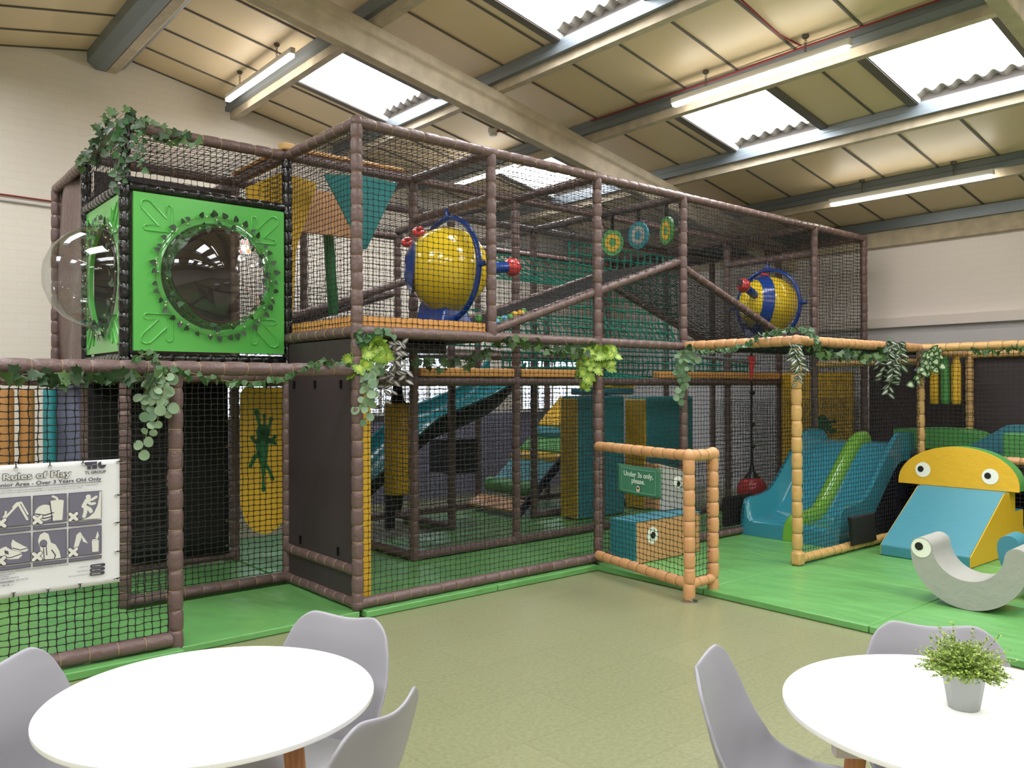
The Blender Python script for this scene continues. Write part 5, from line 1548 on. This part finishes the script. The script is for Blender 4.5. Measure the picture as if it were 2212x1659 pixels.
for s, a, b, w, c in (('CAPACITY:', (-1.7730, 0.6010), (-1.7270, 0.6010), '41 Children', (-1.6770, 0.6020)), ('AGE RANGE:', (-1.7840, 0.5790), (-1.7270, 0.5790), 'Over 3 Years', (-1.6790, 0.5800)), ('INSTALLATION DATE:', (-1.8240, 0.5570), (-1.7270, 0.5580), '05/07/24', (-1.6800, 0.5580))):
    fit_text(tx, s, a, b, .0030, 2, .0008, .0, shear=.2)
    poly(tx, ell((c[0] - .030, c[1]), .0040, .0040), 0, .0006); poly(tx, ell((c[0] + .030, c[1]), .0040, .0040), 0, .0006); poly(tx, rect(c[0] - .030, c[1] - .0091, c[0] + .030, c[1] + .0091), 0, .0007)
    fit_text(tx, w, (c[0] - .028, c[1] - .0036), (c[0] + .016, c[1] - .0036), .0032, 1, .0015, .01)
tx.build('lettering', ['poster_dark', 'poster_pale', 'poster_mid'], sheet, smooth=False)
tx = MB()
for L in ([(-1.7430, 1.1850), (-1.6800, 1.1850), (-1.6800, 1.1770), (-1.6810, 1.1710), (-1.7050, 1.1710), (-1.7050, 1.1640), (-1.7310, 1.1640), (-1.7430, 1.1710)], [(-1.7310, 1.1610), (-1.7110, 1.1610), (-1.7110, 1.1440), (-1.7300, 1.1440)], [(-1.7060, 1.1680), (-1.6800, 1.1690), (-1.6800, 1.1450), (-1.7050, 1.1450)],
          [(-1.6580, 1.1840), (-1.6720, 1.1800), (-1.6770, 1.1690), (-1.6730, 1.1530), (-1.6600, 1.1450), (-1.6460, 1.1460), (-1.6350, 1.1560), (-1.6330, 1.1650), (-1.6580, 1.1640)]): poly(tx, L, 0, .0009)
fit_text(tx, 'TL GROUP', (-1.7430, 1.1180), (-1.6340, 1.1190), .0068, 0, .0008, .03)
tx.build('maker_logo', ['poster_dark', 'poster_pale', 'poster_mid'], sheet, smooth=False)
for a in ((-2.0760, 1.1740), (-1.9160, 1.1750), (-1.7530, 1.1790), (-1.5700, 1.1780), (-1.5770, 0.9880), (-1.5820, 0.8310), (-1.5800, 0.6670), (-1.5850, 0.5140), (-1.7670, 0.5130), (-1.9240, 0.5080), (-2.0870, 0.5150)):
    m = MB(); m.torus(Q(a, .001), (0, 1, 0), .0075, .0026, 14, 6); e = m.build('eyelet', 'chrome', sheet)
    m = MB(); dx = .026 if a[0] > -1.60 else .0
    dz = 0 if dx else (.034 if a[1] > .9 else -.026)
    m.tube([Q(a, .004), Q((a[0] + dx * .5, a[1] + dz * .5), .006), V((a[0] + dx, PY + .01, a[1] + dz))], .0030, 6); m.build('cable_tie', 'black', e)

# ---------------------------------------------------------------- under threes sign on the fence
o, ux, uy = V((2.262, -.460, .825)), None, V((0, 0, 1))
ux = (F1 - F0).normalized()
nn = V((-ux.y, ux.x, 0)); nn = -nn if nn.x > 0 else nn
ctr = F0 + (F1 - F0) * .505 + V((0, 0, .84)) + nn * .012
t = thing('fence_sign', 'green banner on the low fence reading under threes only please', 'sign', (ctr.x, ctr.y, .71))
hw_, hh_ = .292, .118
m = MB(); m.grid(lambda u, v: ctr + ux * (u - .5) * 2 * hw_ + uy * ((v - .5) * 2 * hh_ - .006 * math.sin(PI * u)) + nn * (.004 * math.sin(u * 7)), 16, 8)
sg = m.build('sheet', 'sign_green', t, solid=.002)
tx = MB()
def S(x, y, d=.007): return ctr + ux * x + uy * (y - .006 * math.sin(PI * (x / (2 * hw_) + .5))) + nn * d
def sline(a, b, w):
    a, b = V(a), V(b); q = (b - a); n2 = V((-q.y, q.x)).normalized() * w
    N = 10
    for k in range(N):
        p, r_ = a + q * k / N, a + q * (k + 1) / N
        tx.add([S(*(p + n2)), S(*(p - n2)), S(*(r_ - n2)), S(*(r_ + n2))], [(0, 1, 2, 3)], 1)
bx, by = .226, .092
for a, b in (((-bx, by), (bx, by)), ((bx, by), (bx, -by)), ((bx, -by), (-bx, -by)), ((-bx, -by), (-bx, by))): sline(a, b, .0018)
tx.build('border_line', ['sign_line', 'sign_line'], sg, smooth=False)
tx = MB()
for s, y, sz in (('Under 3s only,', .030, .058), ('please.', -.020, .058)):
    vs, fs = text_polys(s, sz, .0012)
    tx.add([S(x * 1.14, y + yy) for x, yy in vs], fs, 0)
tx.build('lettering', 'sign_text', sg, smooth=False)
tx = MB()
for r, mi, d in ((.026, 2, .0072), (.0225, 3, .0076)):
    tx.add([S(r * math.cos(2 * PI * k / 24), -.062 + r * math.sin(2 * PI * k / 24), d) for k in range(24)], [tuple(range(24))], mi)
tx.add([S(*p, .0085) for p in ((-.003, -.078), (.003, -.078), (.002, -.058), (-.002, -.058))], [(0, 1, 2, 3)], 4)
for cx, cy in ((0, -.052), (-.009, -.058), (.009, -.057)): tx.add([S(cx + .0085 * math.cos(2 * PI * k / 12), cy + .0075 * math.sin(2 * PI * k / 12), .0088) for k in range(12)], [tuple(range(12))], 5)
sline((-.03, -.090), (.03, -.090), .0042)
tx.build('tree_logo', ['sign_text', 'sign_line', 'tan', 'white_spot', 'brown', 'leaf_ivy'], sg, smooth=False)
for sx in (-1, 1):
    for sy in (-1, 1):
        m = MB(); m.torus(S(sx * .272, sy * .098, .006), nn, .007, .002, 14, 6); e = m.build('eyelet', 'chrome', sg)
        m = MB(); m.tube([S(sx * .272, sy * .098, .008), S(sx * .280, sy * .105, .002), S(sx * .282, sy * .108, -.02)], .0018, 6); m.build('cable_tie', 'black', e)

# ---------------------------------------------------------------- artificial vines
SHAPES = dict(
    ivy=[(0, 0), (.32, -.08), (.58, .02), (.46, .26), (.66, .44), (.34, .52), (.20, .72), (0, 1.05)],
    heart=[(0, .06), (.20, -.04), (.42, .10), (.48, .32), (.36, .62), (.16, .88), (0, 1.06)],
    round=[(0, 0), (.28, .05), (.46, .24), (.52, .5), (.44, .76), (.24, .94), (0, 1.0)],
    oval=[(0, 0), (.12, .12), (.22, .34), (.24, .55), (.16, .80), (.06, .95), (0, 1.05)],
    monstera=[(0, .06), (.22, -.06), (.46, .06), (.36, .17), (.55, .26), (.40, .36), (.56, .5), (.36, .56), (.42, .76), (.2, .78), (.12, .98), (0, 1.08)],
)
def outline(shape):
    h = SHAPES[shape]
    return h + [(-x, y) for x, y in reversed(h[1:-1])]
LR = random.Random(99)
def leaf(mb, p, tip, nrm, size, shape, mi=0, inner=None, fold=.16, inner_s=.55, stripe=False):
    tip = V(tip).normalized(); nrm = V(nrm)
    x = tip.cross(nrm)
    if x.length < 1e-4: x = tip.orthogonal()
    x.normalize(); n = x.cross(tip).normalized()
    if n.dot(nrm) < 0: n = -n
    O = outline(shape); K = len(O)
    f = fold * LR.uniform(.5, 1.5)
    cur = LR.uniform(-.05, .30)
    def pt(a, b, up=0): return V(p) + x * (a * size) + tip * (b * size) + n * (size * (abs(a) * f - cur * b * b * .5 + up))
    vs = [pt(0, .42)] + [pt(a, b) for a, b in O]
    mb.add(vs, [(0, i + 1, (i + 1) % K + 1) for i in range(K)], mi)
    if inner is not None:
        if stripe:
            q = [(0, .05), (.09, .35), (.07, .7), (0, .95), (-.07, .7), (-.09, .35)]
        else:
            q = [(a * inner_s, .42 + (b - .42) * inner_s) for a, b in O]
        k = len(q)
        vs = [pt(0, .42, .012)] + [pt(a, b, .014) for a, b in q]
        mb.add(vs, [(0, i + 1, (i + 1) % k + 1) for i in range(k)], inner)
OUT = V((-.55, -.83, .08)).normalized()
def rnd(s=1.0): return V((LR.uniform(-s, s), LR.uniform(-s, s), LR.uniform(-s, s)))
def resample(pts, step):
    pts = [V(p) for p in pts]; out = [pts[0].copy()]; acc = 0
    for a, b in zip(pts, pts[1:]):
        L = (b - a).length; d = step - acc
        while d < L:
            out.append(a.lerp(b, d / L)); d += step
        acc = (acc + L) % step
    return out
VG = 'artificial vines on the padded rails'
def garland(label, pts, shape, size, step, mats, stem='stem_dark', inner=None, out=OUT, spread=.03, drop=.8, per=1, name='vine_garland', stripe=False, inner_s=.55, stem_r=.0016):
    pts = [V(p) for p in pts]
    lo = pts[len(pts) // 2]
    t = thing(name, label, 'artificial plant', lo, VG)
    sm = MB(); fine = [pts[0]]
    for a, b in zip(pts, pts[1:]):
        for k in (.33, .66, 1): fine.append(a.lerp(b, k) + rnd(.006))
    sm.tube(fine, stem_r, 5); sm.build('vine_stem', stem, t)
    fm = MB(); nm = len(mats)
    for i, p in enumerate(resample(fine, step)):
        for _ in range(per):
            tip = V((LR.uniform(-1, 1) * .7, LR.uniform(-1, 1) * .7, -drop + LR.uniform(-.4, .9))) + out * .25
            nrm = out + rnd(.55)
            q = p + rnd(spread * .6) + out * LR.uniform(.004, .02)
            s = size * LR.uniform(.7, 1.2)
            leaf(fm, q, tip, nrm, s, shape, LR.randrange(nm if inner is None else max(1, nm - 1)), inner, stripe=stripe, inner_s=inner_s)
    fm.build('foliage', mats, t, smooth=True, angle=180)
    return t
def trailing(label, top, strands, shape, size, step, mats, stem='stem', inner=None, out=OUT, name='trailing_plant', stripe=False, inner_s=.55, drop=.55, wide=.04, cap=0):
    """strands: (offset along the rail, sideways drift, length)"""
    top = V(top)
    t = thing(name, label, 'artificial plant', top, VG)
    side = V((out.y, -out.x, 0)).normalized()
    sm = MB(); fm = MB(); nm = len(mats)
    for off, drift, L in strands:
        a = top + side * off + out * LR.uniform(.0, .03)
        n = max(3, int(L / .03)); pts = []
        for k in range(n + 1):
            f = k / n
            pts.append(a + side * (drift * f + .012 * math.sin(f * 7 + off * 40)) + out * (.03 * math.sin(f * PI)) + V((0, 0, -L * f)))
        sm.tube(pts, .0016, 5)
        for i, p in enumerate(resample(pts, step)):
            sgn = 1 if i % 2 else -1
            tip = side * sgn * LR.uniform(.5, 1) + V((0, 0, -drop + LR.uniform(-.3, .3))) + rnd(.3)
            leaf(fm, p + rnd(.006) + out * .01, tip, out + rnd(.5), size * LR.uniform(.75, 1.2), shape, LR.randrange(nm if inner is None else max(1, nm - 1)), inner, stripe=stripe, inner_s=inner_s)
    for _ in range(cap):
        q = top + side * LR.uniform(-wide, wide) + V((0, 0, LR.uniform(-.06, .03))) + out * LR.uniform(0, .05)
        leaf(fm, q, rnd(1) + V((0, 0, -.4)), out + rnd(.7), size * LR.uniform(.8, 1.2), shape, LR.randrange(nm if inner is None else max(1, nm - 1)), inner, stripe=stripe, inner_s=inner_s)
    sm.build('vine_stem', stem, t); fm.build('foliage', mats, t, smooth=True, angle=180)
    return t
IVY = ['leaf_ivy', 'leaf_ivy2']
# ivy over the top corner of the pod
garland('dark ivy wrapped over the top corner of the green-panelled pod', [(-1.24, 2.1, 3.38), (-1.25, 1.7, 3.44), (-1.27, 1.35, 3.46), (-1.24, 1.08, 3.52), (-1.05, 1.07, 3.48), (-.9, 1.06, 3.42), (-.72, 1.05, 3.44)], 'ivy', .060, .016, IVY, spread=.10, per=1)
trailing('ivy strand trailing down the black post of the pod', (-1.22, 1.05, 3.46), [(0, .01, .42), (.03, .03, .50), (-.06, -.03, .30), (-.10, -.02, .35), (.06, .05, .25)], 'heart', .045, .035, ['leaf_ivy', 'leaf_pothos'], inner=None)
# rail over the banner
garland('broad-leaved dark ivy along the underside of the rail above the rules banner', [(-2.6, -.06, 1.66), (-2.15, -.06, 1.655), (-1.9, -.06, 1.65), (-1.65, -.055, 1.655), (-1.42, -.06, 1.66), (-1.3, -.06, 1.68)], 'ivy', .074, .022, ['leaf_ivy', 'leaf_ivy', 'leaf_ivy2'], spread=.05, drop=.25)
trailing('grey-green round-leaved sprig hanging from the entry rail beside the brown post', (-1.3410, -0.0550, 1.6670), [(-.03, -.02, .17), (0, .01, .34), (.035, .03, .20), (.05, .045, .17), (.015, -.01, .15), (-.045, -.015, .22), (.0, .10, .46)], 'round', .054, .046, ['leaf_euc', 'leaf_euc', 'leaf_euc2'], cap=4)
garland('thin small-leaved vine looping below the entry rail', [(-1.4710, -0.0600, 1.7730), (-1.3800, -0.0550, 1.8080), (-1.3240, -0.0600, 1.7270), (-1.1960, -0.0600, 1.7010), (-1.0850, -0.0600, 1.6600), (-0.9140, -0.0600, 1.6330), (-0.7350, -0.0600, 1.6300), (-0.5470, -0.0600, 1.6720), (-0.4170, -0.0600, 1.7250), (-0.3150, -0.0550, 1.7790), (-0.2120, -0.0550, 1.7650), (-0.0510, -0.0500, 1.7620)], 'heart', .046, .024, ['leaf_ivy2', 'leaf_pothos'], inner=1, stem='stem', spread=.022, inner_s=.7)
# corner post cluster
garland('green variegated vine draped round the tall corner post below the rail', [(-0.0140, -0.0500, 1.9870), (0.0160, -0.0600, 1.8910), (0.0530, -0.0600, 1.9730), (0.1830, -0.0600, 1.9940), (0.2600, -0.0600, 1.9740)], 'heart', .062, .022, ['leaf_pothos', 'leaf_ivy2'], inner=1, spread=.03, inner_s=.4)
trailing('bright lime split-leaved plant hanging at the tall corner post', (0.1160, -0.0600, 1.8940), [(-.02, -.02, .13), (.02, .05, .18), (.06, .09, .20), (-.04, -.02, .10), (.09, .11, .16)], 'monstera', .085, .040, ['leaf_lime2', 'leaf_lime'], inner=1, inner_s=.5, cap=12, wide=.07)
trailing('purple striped trailing plant hanging next to the lime one', (0.3010, -0.0550, 1.9230), [(-.02, -.03, .28), (.02, .02, .36), (.05, .05, .46), (.0, .04, .30), (.06, .03, .25)], 'oval', .066, .036, ['leaf_purple', 'leaf_silver'], inner=1, stripe=True, cap=8)
trailing('grey-green coin-leaved plant trailing down the front of the tall corner post', (0.0740, -0.0550, 1.7150), [(-.02, .0, .22), (.0, .03, .36), (.02, .05, .30), (-.03, .02, .18)], 'round', .058, .040, ['leaf_euc', 'leaf_euc2'], cap=5)
garland('loose ivy garland swagged inside the net behind the long rail', [(0.5070, 0.0800, 1.8090), (0.6870, 0.1000, 1.7600), (0.9490, 0.1000, 1.7820), (1.2090, 0.0800, 1.8590), (1.2940, -0.0500, 1.9670), (1.4880, -0.0500, 1.9550), (1.7410, -0.0500, 1.9060), (2.0620, -0.0500, 1.9030), (2.2300, -0.0500, 1.9190)], 'ivy', .062, .022, IVY, spread=.07, drop=.5)
trailing('bright lime split-leaved plant hanging where the low fence meets the tall frame', (2.3400, -0.0550, 1.9340), [(-.12, -.04, .14), (-.06, -.02, .16), (.03, .03, .30), (.07, .05, .36), (.10, .06, .22), (0, .03, .18)], 'monstera', .082, .044, ['leaf_lime2', 'leaf_lime'], inner=1, inner_s=.5, cap=10, wide=.12)
trailing('grey-green coin-leaved plant hanging where brown and tan rails meet', (3.5030, -0.0550, 1.9310), [(-.10, -.03, .12), (0, .0, .42), (.02, .01, .48), (-.03, .02, .30), (.03, .02, .22), (-.06, .0, .2)], 'round', .058, .040, ['leaf_euc2', 'leaf_euc2', 'leaf_euc'], cap=6)
# tan rails
garland('small-leaved variegated vine wound along the first tan rail', [(3.5500, -0.0910, 1.9980), (3.5500, -0.1730, 1.9500), (3.5500, -0.3860, 1.9340), (3.5500, -0.5920, 1.9480), (3.5500, -0.7890, 1.9980), (3.5500, -0.9320, 2.0580), (3.5500, -1.0700, 2.0910), (3.5500, -1.2270, 2.0980), (3.5800, -1.3400, 2.0780), (3.8330, -1.2800, 1.9860)], 'heart', .052, .024, ['leaf_euc2', 'leaf_pothos'], inner=1, stem='stem', spread=.02, inner_s=.72)
trailing('silver-striped trailing plant hanging on the tan corner post', (3.4680, -1.2450, 1.9480), [(-.03, -.06, .20), (-.01, -.05, .28), (.01, -.02, .12), (-.02, -.02, .34)], 'oval', .066, .026, ['leaf_dark', 'leaf_silver'], inner=1, stripe=True, cap=4)
garland('dark ivy bunch under the long tan rail near the corner post', [(3.7330, -1.2500, 1.9360), (4.0030, -1.2500, 1.8810), (4.2860, -1.2500, 1.8880), (4.5850, -1.2500, 1.8730), (5.0380, -1.2500, 1.9060), (5.5280, -1.2500, 1.9640)], 'ivy', .065, .016, IVY, spread=.06, drop=.6)
trailing('big silver-striped trailing plant hanging under the middle of the long tan rail', (5.2160, -1.2800, 2.0230), [(-.06, -.03, .26), (-.02, .0, .40), (.02, .03, .52), (.05, .06, .36), (.08, .08, .24), (.0, .04, .46)], 'oval', .088, .028, ['leaf_dark', 'leaf_silver'], inner=1, stripe=True, cap=8)
trailing('dark brown dried trailing plant on the tan post next to the hanging tubes', (5.8800, -1.2700, 1.9730), [(-.02, 0, .28), (.0, .02, .38), (.02, .03, .22)], 'oval', .05, .03, ['leaf_purple', 'stem_dark'])
trailing('cream and green heart-leaved plant hanging in front of the yellow and green tubes', (5.9300, -1.3740, 1.9700), [(-.03, .0, .22), (.02, .08, .26), (.06, .16, .36), (.04, .14, .30), (0, .03, .16)], 'heart', .074, .044, ['leaf_pothos', 'leaf_cream'], inner=1, cap=4, inner_s=.6)
garland('small ivy along the underside of the tan rail beyond the hanging tubes', [(5.9500, -1.7250, 1.9580), (5.9500, -1.8320, 1.9310), (5.9500, -1.9580, 1.9400), (5.9500, -2.1220, 1.9570), (5.9500, -2.3190, 1.9660)], 'ivy', .05, .022, ['leaf_pothos', 'leaf_ivy2'], spread=.03)
# rings round the bubbles
def ring_garland(label, o, ux, uy, n, rad, size=.048):
    o = V(o); ux = V(ux); uy = V(uy); n = V(n)
    t = thing('vine_ring', label, 'artificial plant', o, VG)
    sm = MB(); fm = MB()
    for rr_, cnt in ((rad, 40), (rad - .075, 36)):
        K = 80
        sm.tube([o + ux * math.cos(2 * PI * k / K) * rr_ + uy * math.sin(2 * PI * k / K) * rr_ + n * (.058 + .004 * math.sin(k)) for k in range(K)], .0016, 5, closed=True)
        for k in range(cnt):
            a = 2 * PI * (k + LR.uniform(-.3, .3)) / cnt
            rad_d = ux * math.cos(a) + uy * math.sin(a)
            tan_d = uy * math.cos(a) - ux * math.sin(a)
            p = o + rad_d * rr_ + n * (.06 + LR.uniform(0, .01))
            leaf(fm, p, rad_d * (1 if rr_ == rad or k % 2 else -.6) + tan_d * LR.uniform(-.9, .9) + n * .15 + V((0, 0, -.3)), n + rnd(.6), size * LR.uniform(.75, 1.1), 'heart', LR.randrange(2), None)
        for k in range(10):
            a = 2 * PI * (k + LR.random()) / 10
            bm = MB(); bm.sphere(o + (ux * math.cos(a) + uy * math.sin(a)) * rr_ + n * .068, .006, 8, 6); bm.build('fairy_light_bead', 'bead', t)
    sm.build('vine_stem', 'stem_dark', t); fm.build('foliage', ['leaf_dark', 'leaf_ivy'], t, smooth=True, angle=180)
ring_garland('ring of dark leaves and beads round the front bubble window', (-.59, Y1 - .02, 2.427), (1, 0, 0), (0, 0, 1), (0, -1, 0), .445)
ring_garland('ring of dark leaves round the end bubble window of the pod', (-1.20, Y2 - .545, 2.427), (0, -1, 0), (0, 0, 1), (-1, 0, 0), .435, .055)
